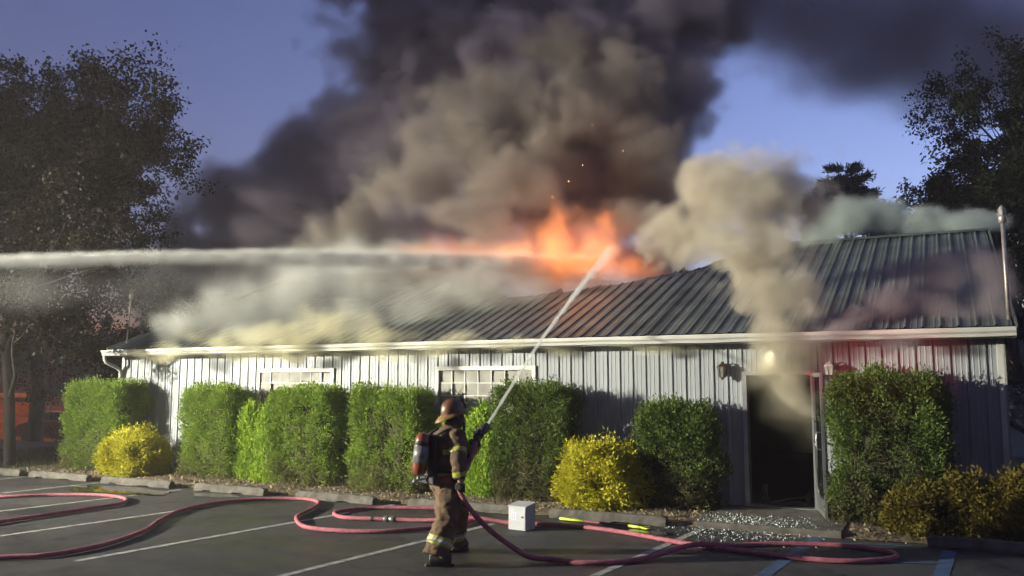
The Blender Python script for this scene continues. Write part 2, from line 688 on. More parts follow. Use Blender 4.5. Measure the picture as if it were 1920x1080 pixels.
RW, RISE = 6.1, 2.30
SLOPE = math.atan2(RISE, RW)
EAVE_T, EAVE_Z = -0.40, 2.78
RL, RR = -14.52, 3.80
DEP = 2 * RW - 0.8
for nm, s in (('end_wall', SL), ('end_wall', SR)):
    d = 1 if s == SL else -1
    mb = MB()
    prof = [(0.16, 0), (DEP, 0), (DEP, EH), (DEP / 2, EH + (DEP / 2) * math.tan(SLOPE)), (0.16, EH)]
    v = [(s, y, z) for y, z in prof] + [(s + 0.12 * d, y, z) for y, z in prof]
    mb.add(v, [(0, 1, 2, 3, 4), (9, 8, 7, 6, 5)] + [(i, (i + 1) % 5, (i + 1) % 5 + 5, i + 5) for i in range(5)])
    mb.build(nm, m_wall, bld)
MB().box(SL + .12, SR - .12, DEP - 0.12, DEP, 0, EH).build('back_wall', m_wall, bld)
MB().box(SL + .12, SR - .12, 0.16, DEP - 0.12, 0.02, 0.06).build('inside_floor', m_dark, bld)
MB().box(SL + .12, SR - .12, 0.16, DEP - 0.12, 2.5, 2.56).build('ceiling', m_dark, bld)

# roof: ribbed steel panels running up the slope; the upper ends are burnt away over the fire
m_roof = mat('dark roof steel', (0.13, 0.155, 0.15), 0.42, col2=(0.06, 0.07, 0.068), scale=1.6, detail=6, metal=0.0, lo=0.35, hi=0.72,
             rough2=0.6)
m_char = mat('charred wood', (0.02, 0.018, 0.017), 0.9, bump=0.8, bscale=40)
roof = MB()
roof.box(RL + .06, RR - .06, 0, 0.5, -0.07, -0.035)
roof_o = roof.build('roof', m_char, bld)
roof_o.location = (0, EAVE_T, EAVE_Z)
roof_o.rotation_euler = (SLOPE, 0, 0)
RLEN = RW / math.cos(SLOPE)
BURN = [(-20, 9), (-12.4, 9), (-11.6, 6.3), (-10.2, 5.2), (-8.6, 4.4), (-7.0, 3.4), (-5.6, 2.9), (-4.6, 3.0), (-3.6, 3.45), (-2.75, 3.8), (-2.2, 4.35), (-1.6, 4.9), (-0.9, 6.2), (-0.5, 9), (9, 9)]


def burn(s):
    for (a, ha), (b2, hb) in zip(BURN[:-1], BURN[1:]):
        if a <= s <= b2:
            v = ha + (hb - ha) * (s - a) / (b2 - a)
            if v < RLEN:
                v += 0.22 * mnoise.noise(Vector((s * 2.7, 3.3, 0))) + 0.1 * mnoise.noise(Vector((s * 9, 1, 0)))
            return min(v, RLEN)
    return RLEN


s = RL
while s < RR - 0.05:
    e = min(s + 0.9144, RR)
    pr = rib_profile(s + 0.001, e - 0.001, 0.024, RL + 0.03)
    n = len(pr)
    mb = MB()
    rows = 5
    for q in range(rows + 1):
        for (x, h) in pr:
            y = burn(x) * q / rows
            buckle = 0.05 * max(0, 1 - abs(y - burn(x)) / 0.9) * mnoise.noise(Vector((x * 1.7, y, 5))) if burn(x) < RLEN - .05 else 0
            mb.v.append((x, y, h + buckle + (0.002 if int((s - RL) / 0.9) % 2 else 0)))
        if q:
            for j in range(n - 1):
                k = (q - 1) * n + j
                mb.f.append((k, k + 1, k + 1 + n, k + n))
    mb.build('roof_panel', m_roof, roof_o)
    s = e
# under-deck rafters, some exposed by the fire
for i in range(16):
    x = RL + 0.4 + i * 1.2
    ln = min(burn(x) + random.uniform(0.1, 0.9), RLEN - 0.1) if burn(x) < RLEN - 0.1 else RLEN - 0.1
    MB().box(x, x + 0.045, 0.5, ln, -0.19, -0.04).build('rafter', m_char, roof_o)
for a, b2 in ((RL, -8.2), (-1.2, RR)):
    back_o = MB().box(a, b2, -RLEN, 0, 0, 0.03).build('back_roof_slope', m_roof, bld)
    back_o.location = (0, EAVE_T + 2 * RW, EAVE_Z)
    back_o.rotation_euler = (-SLOPE, 0, 0)
for a, b2 in ((RL - 0.02, -12.3), (-0.5, RR + 0.02)):
    cap = MB()
    zc = EAVE_Z + RISE
    yc = EAVE_T + RW
    n = 12
    for i in range(n):
        x0 = a + (b2 - a) * i / n
        x1 = a + (b2 - a) * (i + 1) / n
        for sg in (-1, 1):
            cap.add([(x0, yc, zc + 0.05), (x1, yc, zc + 0.05), (x1, yc + sg * 0.19, zc - 0.19 * math.tan(SLOPE) + 0.042), (x0, yc + sg * 0.19, zc - 0.19 * math.tan(SLOPE) + 0.042)],
                    [(0, 1, 2, 3)])
    cap.build('ridge_cap', m_roof, bld)
for x in (RL - 0.03, RR):
    mb = MB()
    mb.box(x, x + 0.03, 0, RLEN if x > 0 else RLEN, -0.13, 0.035)
    o = mb.build('rake_trim', m_roof, bld)
    o.location = (0, EAVE_T, EAVE_Z)
    o.rotation_euler = (SLOPE, 0, 0)

# eave: fascia, soffit, gutter, downspout
MB().box(RL, RR, EAVE_T - 0.012, EAVE_T + 0.02, EAVE_Z - 0.16, EAVE_Z - 0.012).build('fascia', m_trim, bld)
MB().box(RL, RR, EAVE_T + 0.02, 0.0, EAVE_Z - 0.155, EAVE_Z - 0.14).build('soffit', m_trim, bld)
gut = MB()
gp = [(0.0, 0.0), (0.0, -0.115), (-0.075, -0.115), (-0.085, -0.075), (-0.115, -0.045), (-0.12, 0.0), (-0.108, 0.0), (-0.104, -0.04), (-0.078, -0.07), (-0.07, -0.105), (-0.008, -0.105), (-0.008, 0.0)]
gy, gz = EAVE_T - 0.014, EAVE_Z - 0.03
ns = 44
for i in range(ns + 1):
    x = RL - 0.06 + (RR - RL + 0.06) * i / ns
    wob = 0.006 * math.sin(x * 1.9) + 0.004 * math.sin(x * 5.1)
    for (y, z) in gp:
        gut.v.append((x, gy + y + wob, gz + z + wob * 0.8))
    if i:
        k = (i - 1) * 12
        for j in range(12):
            gut.f.append((k + j, k + (j + 1) % 12, k + 12 + (j + 1) % 12, k + 12 + j))
gut.f.append(tuple(range(12)))
gut.f.append(tuple(ns * 12 + j for j in range(12))[::-1])
gut_o = gut.build('gutter', m_trim, bld)
MB().tube([(-14.50, gy - .06, gz - .11), (-14.50, gy - .06, gz - .20), (-14.49, gy - .02, gz - .28), (-14.45, -0.20, gz - .38), (-14.42, -0.10, gz - .46), (-14.42, -0.085, gz - .56), (-14.42, -0.085, 0.25), (-14.42, -0.12, 0.16), (-14.42, -0.30, 0.12)],
          0.042, 8).build('downspout', m_trim, bld, True)

# multi-pane windows
m_pane = mat('sooty reflection-tinted glass', (0.36, 0.36, 0.33), 0.10, col2=(0.20, 0.19, 0.175), scale=2.6, detail=5, spec=0.9, lo=0.3, hi=0.7)  # reflected haze put into the pale pane colour, along with soot
for wi, (a, b2, z0, z1) in enumerate(WINS):
    win = MB()
    fw = 0.075
    win.box(a, b2, -0.045, 0.05, z1 - fw, z1).box(a, b2, -0.045, 0.05, z0, z0 + fw)
    win.box(a, a + fw, -0.044, 0.049, z0 + fw, z1 - fw).box(b2 - fw, b2, -0.044, 0.049, z0 + fw, z1 - fw)
    wo = win.build('window', m_trim, bld)
    MB().box(a - .03, b2 + .03, -0.075, -0.046, z0 - .035, z0 + .01).build('sill', m_trim, wo)
    nc, nr = 7, 5
    pw, ph = (b2 - a - 2 * fw) / nc, (z1 - z0 - 2 * fw) / nr
    for c in range(nc):
        for r2 in range(nr):
            x, z = a + fw + c * pw, z0 + fw + r2 * ph
            o = MB().box(x + .005, x + pw - .005, 0.008, 0.014, z + .005, z + ph - .005).build('pane', m_pane, wo)
            o.rotation_euler = (random.uniform(-.004, .004), 0, random.uniform(-.003, .003))
    for c in range(1, nc):
        x = a + fw + c * pw
        MB().box(x - .009, x + .009, -0.012, 0.022, z0 + fw, z1 - fw).build('glazing_bar', m_trim, wo)
    for r2 in range(1, nr):
        z = z0 + fw + r2 * ph
        MB().box(a + fw, b2 - fw, -0.0105, 0.0205, z - .009, z + .009).build('glazing_bar', m_trim, wo)

# doorway: jambs, header, and the outer glass door swung open with its glass gone
m_alu = mat('brushed aluminium', (0.55, 0.56, 0.58), 0.32, metal=0.85, col2=(0.42, 0.43, 0.45), scale=3)
m_blk = mat('black plastic', (0.02, 0.02, 0.022), 0.45)
dw = MB()
dw.box(DOOR[0] - .045, DOOR[0] + .02, -0.05, 0.151, 0.08, DOOR[2] + .05)
dw.box(DOOR[1] - .02, DOOR[1] + .045, -0.05, 0.151, 0.08, DOOR[2] + .05)
dw.box(DOOR[0] + .02, DOOR[1] - .02, -0.049, 0.150, DOOR[2] - .01, DOOR[2] + .05)
fr = dw.build('door_frame', m_alu, bld)
MB().box(DOOR[0] + .02, DOOR[1] - .02, -0.06, 0.14, 0.086, 0.10).build('threshold', m_alu, fr)
leaf = thing('x', '', '')
leaf.name = 'door'
for k2 in ('label', 'category'):
    del leaf[k2]
leaf.parent = bld
leaf.location = (DOOR[1] + 0.02, -0.055, 0.11)
leaf.rotation_euler = (0, 0, R(-76))
lw, lh = 1.0, 2.04
MB().box(0, 0.05, -0.018, 0.018, 0, lh).build('stile', m_alu, leaf)
MB().box(lw - .05, lw, -0.018, 0.018, 0, lh).build('stile', m_alu, leaf)
MB().box(.05, lw - .05, -0.017, 0.017, lh - .06, lh).build('top_rail', m_alu, leaf)
MB().box(.05, lw - .05, -0.017, 0.017, 0, .24).build('kick_plate', m_alu, leaf)
MB().tube([(lw - .09, -.02, .95), (lw - .09, -.075, .95), (lw - .09, -.085, 1.0), (lw - .09, -.085, 1.14), (lw - .09, -.075, 1.19), (lw - .09, -.02, 1.19)], 0.011, 8).box(lw - .13, lw - .06, .018, .055, .98, 1.05).build('handle', m_alu, leaf, True)
MB().tube([(.06, -.03, 1.02), (.45, -.05, 1.0), (.47, -.05, .98)], .014, 8).build('push_bar', m_alu, leaf, True)
MB().tube([(0.03, .03, lh - .05), (-.25, .16, lh - .04)], .012, 6).tube([(.03, .03, lh - .05), (.4, .03, lh - .05)], .02, 8).build('closer', m_alu, leaf, True)
# jagged remains of its glass
m_glass = mat('clear glass', (0.75, 0.82, 0.80), 0.05, trans=0.9, spec=0.6)
MB().prism([(.05, .24), (.30, .24), (.22, .33), (.16, .29), (.10, .46), (.05, .62)], -.004, .004,
           Matrix(((1, 0, 0, 0), (0, 0, 1, 0), (0, 1, 0, 0), (0, 0, 0, 1)))).build('glass_remnant', m_glass, leaf)

# fallen debris in the doorway, dark against dark
m_debris = mat('burnt debris', (0.06, 0.035, 0.03), 0.85, col2=(0.03, 0.026, 0.024), scale=8, bump=.8)
HOW = ['slumped against the latch-side jamb', 'lying flat across the threshold', 'propped on the floor behind the threshold', 'leaning at the hinge-side jamb']
for i, (x, y, ln, az, ti) in enumerate(((.24, .42, .5, 1.9, .5), (.55, .30, .6, .15, .05), (.62, .75, .7, .6, .12), (.92, .55, .6, 1.3, .6))):
    mb = MB()
    r2 = random.Random(40 + i)
    pts = [(-ln / 2 + ln * q / 6, r2.uniform(-.02, .02), r2.uniform(-.01, .01)) for q in range(7)]
    mb.tube(pts, [r2.uniform(.03, .06) for _ in pts], 6, squash=.45)
    o = mb.build('burnt_board', m_debris)
    o.matrix_world = BM @ Matrix.Translation((x, y, .10 + ln / 2 * math.sin(ti))) @ Matrix.Rotation(az, 4, 'Z') @ Matrix.Rotation(-ti, 4, 'Y')
    tag(o, 'charred board inside the doorway ' + HOW[i], 'debris', 'burnt boards in the doorway')

# lanterns either side of the door
m_lan = mat('dark bronze', (0.10, 0.065, 0.05), 0.45, metal=0.5)
m_lanw = mat('aged white metal', (0.5, 0.46, 0.42), 0.5)
for (s, lab, mm) in ((-0.27, 'weathered wall lantern beside the hedge on the hinge-free side of the doorway', m_lan), (1.36, 'pale wall lantern above the open door leaf', m_lanw)):
    lt = thing('wall_lantern', lab, 'lantern', W(s, -0.03, 2.17), TH, 'wall lanterns by the door')
    MB().box(-.05, .05, -.02, .01, -.06, .14).build('back_plate', mm, lt, bevel=.006)
    MB().tube([(0, -.01, .1), (0, -.07, .16), (0, -.13, .15)], .012, 8).build('arm', mm, lt, True)
    cage = MB()
    for q in range(6):
        a = q * math.pi / 3
        cage.tube([(.052 * math.cos(a), -.13 + .052 * math.sin(a), -.08), (.075 * math.cos(a), -.13 + .075 * math.sin(a), .08)], .006, 5)
    cage.build('cage', mm, lt)
    T = Matrix.Translation((0, -.13, 0))
    MB().lathe([(.09, .08), (.088, .092), (.045, .125), (.02, .14), (.012, .165), (.001, .17)], 6, T).build('cap', mm, lt)
    MB().lathe([(.001, -.125), (.02, -.115), (.03, -.09), (.058, -.085), (.058, -.075)], 6, T).build('base', mm, lt)
    MB().lathe([(.046, -.075), (.068, .08)], 6, T).build('glass', m_pane, lt)
# ================================================================ plants
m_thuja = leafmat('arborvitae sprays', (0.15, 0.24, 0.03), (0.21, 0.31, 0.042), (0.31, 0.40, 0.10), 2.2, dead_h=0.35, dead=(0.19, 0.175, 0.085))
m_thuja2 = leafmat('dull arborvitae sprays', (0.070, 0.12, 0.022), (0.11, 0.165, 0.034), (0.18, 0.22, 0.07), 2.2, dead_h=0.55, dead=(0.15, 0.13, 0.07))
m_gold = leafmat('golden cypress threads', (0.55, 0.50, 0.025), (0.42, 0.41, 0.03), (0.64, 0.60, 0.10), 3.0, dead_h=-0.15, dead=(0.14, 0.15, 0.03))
m_gold2 = leafmat('shaded golden cypress threads', (0.16, 0.12, 0.016), (0.10, 0.085, 0.014), (0.22, 0.17, 0.035), 3.0, dead_h=0.0, dead=(0.09, 0.085, 0.025))  # golden foliage darkened in colour to stand in for shadow
m_lime = leafmat('lime green sprays', (0.27, 0.40, 0.03), (0.20, 0.33, 0.03), (0.42, 0.52, 0.10), 3.0)
m_twig = mat('brown twigs', (0.10, 0.07, 0.045), 0.9, col2=(0.06, 0.045, 0.03), scale=20)


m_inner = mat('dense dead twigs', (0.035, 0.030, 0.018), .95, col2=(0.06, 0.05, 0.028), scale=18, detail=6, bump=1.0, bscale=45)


def superpoint(n, w, d, h, e, r):
    """points on a box with rounded edges (rounder for small e), open at the base, with outward normals"""
    ar = np.array([w * h, w * h, d * h, d * h, w * d])
    face = r.choice(5, n, p=ar / ar.sum())
    U = r.uniform(-1, 1, (n, 3))
    for i, (ax, sg) in enumerate(((1, -1), (1, 1), (0, -1), (0, 1), (2, 1))):
        U[face == i, ax] = sg
    Z = np.maximum(U[:, 2], 0.0 if e > 3 else -0.35)            # sides stay plumb lower down
    A = np.stack([U[:, 0], U[:, 1], Z], 1)
    q = (np.abs(A) ** e).sum(1) ** (1.0 / e)
    q = np.where(q > 1, q, 1.0) if e > 3 else q
    V = np.stack([U[:, 0] / q, U[:, 1] / q, np.where(U[:, 2] > 0, U[:, 2] / q, U[:, 2])], 1)
    if e <= 3:
        V[:, :2] *= (1 - 0.18 * np.clip(-U[:, 2:3], 0, 1))
    Nn = unit(np.sign(A) * np.abs(A) ** (e - 1) / np.array([w / 2, d / 2, h / 2]))
    P = V * np.array([w / 2, d / 2, h / 2]) + np.array([0, 0, h / 2])
    return P, Nn


def hedge(label, s, t, w, d, h, m, seed, e=10.0, n=1500, per=30, size=0.052, lump=0.07, group='clipped evergreen hedges', cat='hedge', name='evergreen_hedge',
          bare=0.0, droop=0.0, upright=0.55, taper=0.0):
    r = np.random.default_rng(seed)
    root = thing(name, label, cat, W(s, t, 0.05), TH, group)
    C, Nn = superpoint(n, w, d, h, e, r)
    lum = fbm(C, 2.4, 3, seed * 3.7)
    lum2 = fbm(C, 6.5, 2, seed * 1.3)
    C = C + Nn * (lump * 2.0 * lum + lump * 1.1 * lum2 - 0.03)[:, None]
    if taper:
        k = 1 - taper * (C[:, 2:3] / h)
        C[:, :2] *= k
    if bare:                                      # thin, see-through patches low on the plant
        keep = ~((lum2 < -0.05) & (C[:, 2] < h * (bare + .2)) & (r.random(n) < 0.62))
        C, Nn = C[keep], Nn[keep]
    P = np.repeat(C, per, 0)
    NN = np.repeat(Nn, per, 0)
    k = len(P)
    off = r.normal(0, 1, (k, 3)) * np.array([0.055, 0.055, 0.075]) * (size / 0.065)
    depth = r.random(k) ** 1.5 * 0.20
    P = P + off - NN * depth[:, None]
    D = NN * 0.8 + np.array([0, 0, upright])
    V = leaves(P, D, size, size * 0.42, 0.45, droop, r)
    V[:, :, 2] = np.maximum(V[:, :, 2], 0.0)
    tone = np.clip(r.random(k) ** 3 * 0.9, 0, 1)
    # the odd shoot standing clear of the shear line
    ns = int(n * 0.06)
    Cs, Ns = superpoint(ns, w * 0.98, d * .98, h * .99, e, r)
    Cs = Cs[Ns[:, 2] > 0.3]
    if len(Cs) and not taper:
        Ps = np.repeat(Cs, 6, 0) + r.normal(0, .015, (len(Cs) * 6, 3)) + np.array([0, 0, 1]) * r.random((len(Cs) * 6, 1)) * 0.09
        V2 = leaves(Ps, np.tile([0, 0, 1.0], (len(Ps), 1)), size, size * .35, 0.3, 0, r)
        V = np.concatenate([V, V2])
        tone = np.concatenate([tone, r.random(len(V2)) * 0.7])
    link('foliage', quads_mesh('foliage', V, tone), m, root)
    st = MB()
    for i in range(9):
        a = r.uniform(0, 6.28)
        rad = r.uniform(.1, .42)
        e1 = (rad * w * math.cos(a), rad * d * math.sin(a), h * r.uniform(.55, .88))
        st.tube([(e1[0] * .15, e1[1] * .15, -0.03), (e1[0] * .5, e1[1] * .5, h * .3), e1], [0.035, 0.022, 0.006], 5)
        for q in range(5):
            z = h * r.uniform(.15, .75)
            f = min(z / e1[2], 1)
            bx, by = e1[0] * (.15 + .85 * f), e1[1] * (.15 + .85 * f)
            st.tube([(bx, by, z), (bx + r.uniform(-.3, .3) * w, by + r.uniform(-.3, .3) * d, z + r.uniform(0, .2))], [.01, .003], 4)
    link('stem', st.mesh('stem'), m_twig, root)
    if not taper:                                 # solid core added as inner dead wood, to block light inside a clipped plant
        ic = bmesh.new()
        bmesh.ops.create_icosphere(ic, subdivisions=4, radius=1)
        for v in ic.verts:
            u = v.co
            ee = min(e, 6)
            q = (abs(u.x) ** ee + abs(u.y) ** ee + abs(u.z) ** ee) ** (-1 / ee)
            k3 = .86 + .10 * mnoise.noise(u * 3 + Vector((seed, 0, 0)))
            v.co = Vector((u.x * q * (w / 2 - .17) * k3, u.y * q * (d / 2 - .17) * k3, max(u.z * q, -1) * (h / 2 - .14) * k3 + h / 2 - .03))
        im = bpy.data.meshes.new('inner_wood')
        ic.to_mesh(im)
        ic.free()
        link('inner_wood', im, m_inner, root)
    return root


hedge('end hedge block with browning lower half below the downspout', -14.3, -0.55, 1.85, 0.85, 1.96, m_thuja, 1, n=2000, bare=.3)
hedge('clipped green hedge block between the golden mound and the lime cone', -10.75, -0.62, 1.45, 0.8, 1.84, m_thuja, 2, bare=.3)
hedge('wide green hedge block just under the small-paned window with lime shoots beside it', -8.2, -0.72, 1.5, 0.85, 1.82, m_thuja, 3, bare=.5)
hedge('green hedge block standing between the two windows', -6.2, -0.75, 1.42, 0.9, 1.81, m_thuja, 4, bare=.5)
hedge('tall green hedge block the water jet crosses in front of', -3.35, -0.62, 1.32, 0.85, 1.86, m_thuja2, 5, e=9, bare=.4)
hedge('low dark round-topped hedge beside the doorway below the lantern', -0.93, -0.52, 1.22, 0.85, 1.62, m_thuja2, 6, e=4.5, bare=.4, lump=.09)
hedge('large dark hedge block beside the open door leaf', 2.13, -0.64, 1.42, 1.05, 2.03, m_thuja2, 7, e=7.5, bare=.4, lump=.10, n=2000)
gk = dict(e=2.4, n=1000, per=36, size=0.062, lump=.16, droop=.25, upright=.2, cat='shrub', name='golden_shrub', group='golden mounded shrubs')
hedge('bright yellow mounded shrub between the browning end hedge and its neighbour', -12.65, -1.1, 1.35, 1.0, 0.82, m_gold, 11, **gk)
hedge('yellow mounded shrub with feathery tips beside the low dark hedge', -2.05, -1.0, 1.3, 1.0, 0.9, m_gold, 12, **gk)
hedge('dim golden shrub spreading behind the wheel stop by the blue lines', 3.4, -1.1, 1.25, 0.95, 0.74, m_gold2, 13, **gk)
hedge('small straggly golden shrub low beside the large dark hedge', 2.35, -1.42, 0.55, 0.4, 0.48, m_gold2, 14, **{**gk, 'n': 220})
lk = dict(e=2.8, n=700, per=26, size=0.065, lump=.08, upright=1.2, cat='shrub', name='lime_shrub', group='lime green upright shrubs', taper=.45)
hedge('slim lime green cone shrub standing free between two hedge blocks', -9.72, -0.62, 0.62, 0.62, 1.5, m_lime, 21, **lk)
hedge('lime green shrub pressed against the wide hedge under the window', -9.12, -0.78, 0.5, 0.55, 1.42, m_lime, 22, **lk)
hedge('tall lime green shrub under the large window behind the firefighter', -4.95, -0.55, 0.8, 0.7, 1.5, m_lime, 23, **lk)
hedge('lime green shrub squeezed between the jet-crossed hedge and its tall lime neighbour', -4.35, -0.7, 0.7, 0.7, 1.45, m_lime, 24, **lk)

# ---------------------------------------------------------------- trees
m_bark = mat('bark', (0.075, 0.06, 0.05), 0.95, col2=(0.035, 0.03, 0.026), scale=6, detail=6, stretch=(1, 1, 0.25), bump=0.9, bscale=24)
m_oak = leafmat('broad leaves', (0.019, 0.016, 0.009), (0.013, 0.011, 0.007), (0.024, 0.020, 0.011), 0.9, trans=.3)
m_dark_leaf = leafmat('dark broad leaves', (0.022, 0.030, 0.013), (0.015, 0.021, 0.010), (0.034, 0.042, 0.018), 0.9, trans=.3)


def tree(label, x, y, h, spread, trunk_r, seed, m, nleaf=26000, leaf=0.13, low=0.28, lean=(0, 0), group=None, levels=4, n_main=9, name='broadleaf_tree', clump=0.30, top=0.62):
    r = np.random.default_rng(seed)
    z0 = terrain_z(x, y) - 0.05
    root = thing(name, label, 'tree', (x, y, z0), 0, group)
    wood = MB()
    tips = []

    def limb(p, d, ln, rad, lev):
        k = 5
        pts, rr = [Vector(p)], [rad]
        dd = Vector(d).normalized()
        for i in range(k):
            dd = (dd + Vector(r.normal(0, .16, 3)) + Vector((0, 0, .06 if lev < 3 else -.02))).normalized()
            pts.append(pts[-1] + dd * (ln / k))
            rr.append(rad * (1 - .62 * (i + 1) / k))
        wood.tube(pts, rr, 7 if lev < 2 else 4, cap=False)
        if lev >= levels:
            tips.append((pts[-1], dd))
            tips.append((pts[-3], dd))
            return
        nb = (n_main if lev == 0 else int(r.integers(3, 6)))
        for j in range(nb):
            f = r.uniform(low if lev == 0 else .3, 1.0)
            i = min(int(f * k), k - 1)
            base = pts[i].lerp(pts[i + 1], f * k - i)
            a = j * 2.4 + r.uniform(-.5, .5)
            side = dd.orthogonal().normalized()
            side = Matrix.Rotation(a, 3, dd) @ side
            tilt = r.uniform(.55, 1.15) if lev == 0 else r.uniform(.4, 1.0)
            nd = dd * math.cos(tilt) + side * math.sin(tilt)
            if lev == 0:
                l2 = spread * (1.08 - .55 * max(0, (f - low) / (1 - low))) * r.uniform(.75, 1.1)
            else:
                l2 = ln * r.uniform(.42, .68)
            limb(base, nd, l2, rr[i] * r.uniform(.42, .6), lev + 1)
        tips.append((pts[-1], dd))

    limb((0, 0, 0), (lean[0], lean[1], 1), h * 0.86, trunk_r, 0)
    link('trunk', wood.mesh('trunk'), m_bark, root, True)
    T = np.array([tuple(p) for p, _ in tips])
    per = max(4, nleaf // len(T))
    P = np.repeat(T, per, 0) + r.normal(0, clump * .5, (len(T) * per, 3)) * np.array([1, 1, .7])
    dens = fbm(T, 0.5, 2, seed)
    keep = (r.random(len(P)) < np.repeat(np.clip(.75 + dens * .9, .12, 1), per)) & (P[:, 2] > h * low * .45)
    P = P[keep]
    V = leaves(P, r.normal(0, 1, P.shape) + np.array([0, 0, -.3]), leaf, leaf * .62, .3, .15, r)
    link('crown', quads_mesh('crown', V, r.random(len(P)) ** 3), m, root)
    return root


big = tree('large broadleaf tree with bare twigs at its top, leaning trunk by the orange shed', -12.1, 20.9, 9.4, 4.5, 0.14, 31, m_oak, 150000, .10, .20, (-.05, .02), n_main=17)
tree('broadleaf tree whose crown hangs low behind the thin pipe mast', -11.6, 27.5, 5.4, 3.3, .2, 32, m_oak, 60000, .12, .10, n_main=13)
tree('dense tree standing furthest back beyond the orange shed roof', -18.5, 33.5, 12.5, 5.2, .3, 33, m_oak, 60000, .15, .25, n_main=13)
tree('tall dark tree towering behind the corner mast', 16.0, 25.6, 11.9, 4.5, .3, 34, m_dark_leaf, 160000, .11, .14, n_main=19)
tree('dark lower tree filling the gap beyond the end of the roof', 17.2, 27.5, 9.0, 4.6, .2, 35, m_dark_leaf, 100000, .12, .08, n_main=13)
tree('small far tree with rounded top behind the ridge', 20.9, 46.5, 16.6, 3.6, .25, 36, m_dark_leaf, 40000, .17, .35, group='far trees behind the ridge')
# far conifer-like tree with layered boughs
def pine(label, x, y, h, rad, seed):
    r = np.random.default_rng(seed)
    root = thing('pine_tree', label, 'tree', (x, y, terrain_z(x, y) - .05), 0, 'far trees behind the ridge')
    wd = MB().tube([(0, 0, 0), (.1, 0, h * .5), (0, .1, h)], [.25, .15, .03], 7)
    PP, DD = [], []
    for i in range(60):
        f = r.uniform(.3, .99)
        a = r.uniform(0, 6.28)
        ln = rad * (1.05 - f) ** .75 * r.uniform(.7, 1.25) * 1.4 + .15
        z = h * f
        tip = Vector((math.cos(a) * ln, math.sin(a) * ln, z + ln * .22))
        wd.tube([(0, 0, z), tip], [.04, .01], 4)
        nb = int(60 + 220 * ln)
        q = r.uniform(.25, 1.05, nb)[:, None]
        PP.append(np.array([0, 0, z]) + q * (np.array(tip) - np.array([0, 0, z])) + r.normal(0, .16, (nb, 3)) * np.array([1, 1, .6]))
        DD.append(np.tile([math.cos(a), math.sin(a), .5], (nb, 1)))
    link('trunk', wd.mesh('trunk'), m_bark, root)
    P = np.concatenate(PP)
    link('crown', quads_mesh('crown', leaves(P, np.concatenate(DD), .3, .07, .5, 0, r), r.random(len(P)) ** 3), m_dark_leaf, root)


pine('small far pine with a pointed top behind the ridge', 18.5, 46.0, 16.0, 4.2, 41)

# bare twiggy branches: dead top of the left tree and brush by the shed
def brush(label, x, y, z, h, seed, group=None, n=9):
    r = np.random.default_rng(seed)
    mb = MB()
    for i in range(n):
        a = r.uniform(0, 6.28)
        d = Vector((math.cos(a) * .5, math.sin(a) * .5, 1)).normalized()
        p = Vector((r.normal(0, .1), r.normal(0, .1), 0))
        pts = [p]
        for q in range(6):
            d = (d + Vector(r.normal(0, .2, 3))).normalized()
            pts.append(pts[-1] + d * h / 6 * r.uniform(.6, 1.2))
            if q > 1:
                e = (d + Vector(r.normal(0, .6, 3))).normalized()
                mb.tube([pts[-1], pts[-1] + e * h * .16, pts[-1] + e * h * .26 + Vector((0, 0, .06))], [.006, .004, .002], 4, cap=False)
        mb.tube(pts, list(np.linspace(.016, .004, 7)), 4, cap=False)
    o = mb.build('bare_brush', m_twig)
    o.location = (x, y, z)
    return tag(o, label, 'brush', group)


tw = brush('', 1.15, 0, 8.35, 1.5, 52, n=5)
tw.name = 'bare_twigs'
tw.parent = big
for k2 in ('label', 'category'):
    del tw[k2]
brush('bare grey branching brush between the orange shed and the end hedge', -16.6, 31.5, terrain_z(-16.6, 31.5), 2.6, 51)

# distant wood along the horizon, one mass
r = np.random.default_rng(99)
n = 26000
ang = r.uniform(R(-62), R(62), n)
dist = r.uniform(85, 110, n)
hmax = 8.5 + 3.0 * np.array([mnoise.noise(Vector((a * 9, 2.2, 0))) + .6 * mnoise.noise(Vector((a * 31, 7.2, 0))) for a in ang])
P = np.stack([np.sin(ang) * dist, np.cos(ang) * dist, -2.1 + hmax * r.random(n) ** .8], 1)
kind(link('distant_wood', quads_mesh('distant_wood', leaves(P, r.normal(0, 1, P.shape), 1.1, .8, .5, 0, r), r.random(n) ** 3), m_dark_leaf), 'stuff')
tag(bpy.data.objects['distant_wood'], 'dark wood along the horizon far behind everything', 'wood')

# ================================================================ behind: orange shed, fence, parked car, wires
m_shed = mat('sodium-tinted siding', (0.60, 0.20, 0.07), 0.7, col2=(0.48, 0.15, 0.05), scale=1.2)  # sodium lamplight put into the orange of siding and trim
m_shedt = mat('pale orange trim', (0.68, 0.30, 0.14), 0.6)
m_sr = mat('brown shingles', (0.11, 0.055, 0.045), 0.9, col2=(0.06, 0.035, 0.03), scale=9)
sx, sy = -24.5, 42.5
sz = terrain_z(sx, sy)
shed = thing('orange_shed', 'orange shed with panelled garage door behind the leaning tree trunk', 'shed', (sx, sy, sz), R(-6))
MB().box(-5.2, 1.05, 0.0, 4.6, 0, 2.3).build('wall', m_shed, shed)
rf = MB()
rf.add([(-5.5, -.35, 2.28), (1.3, -.35, 2.28), (1.3, 2.3, 3.5), (-5.5, 2.3, 3.5), (1.3, 4.95, 2.28), (-5.5, 4.95, 2.28)], [(0, 1, 2, 3), (3, 2, 4, 5), (1, 4, 2), (0, 3, 5), (0, 5, 4, 1)])
rf.build('roof', m_sr, shed)
MB().box(-5.52, 1.32, -.40, -.352, 2.14, 2.36).build('fascia', m_shedt, shed)
MB().box(.85, 1.08, -.05, -.003, 0, 2.13).build('shadow_strip', m_sr, shed)  # dark strip standing in for the shadow of a downspout
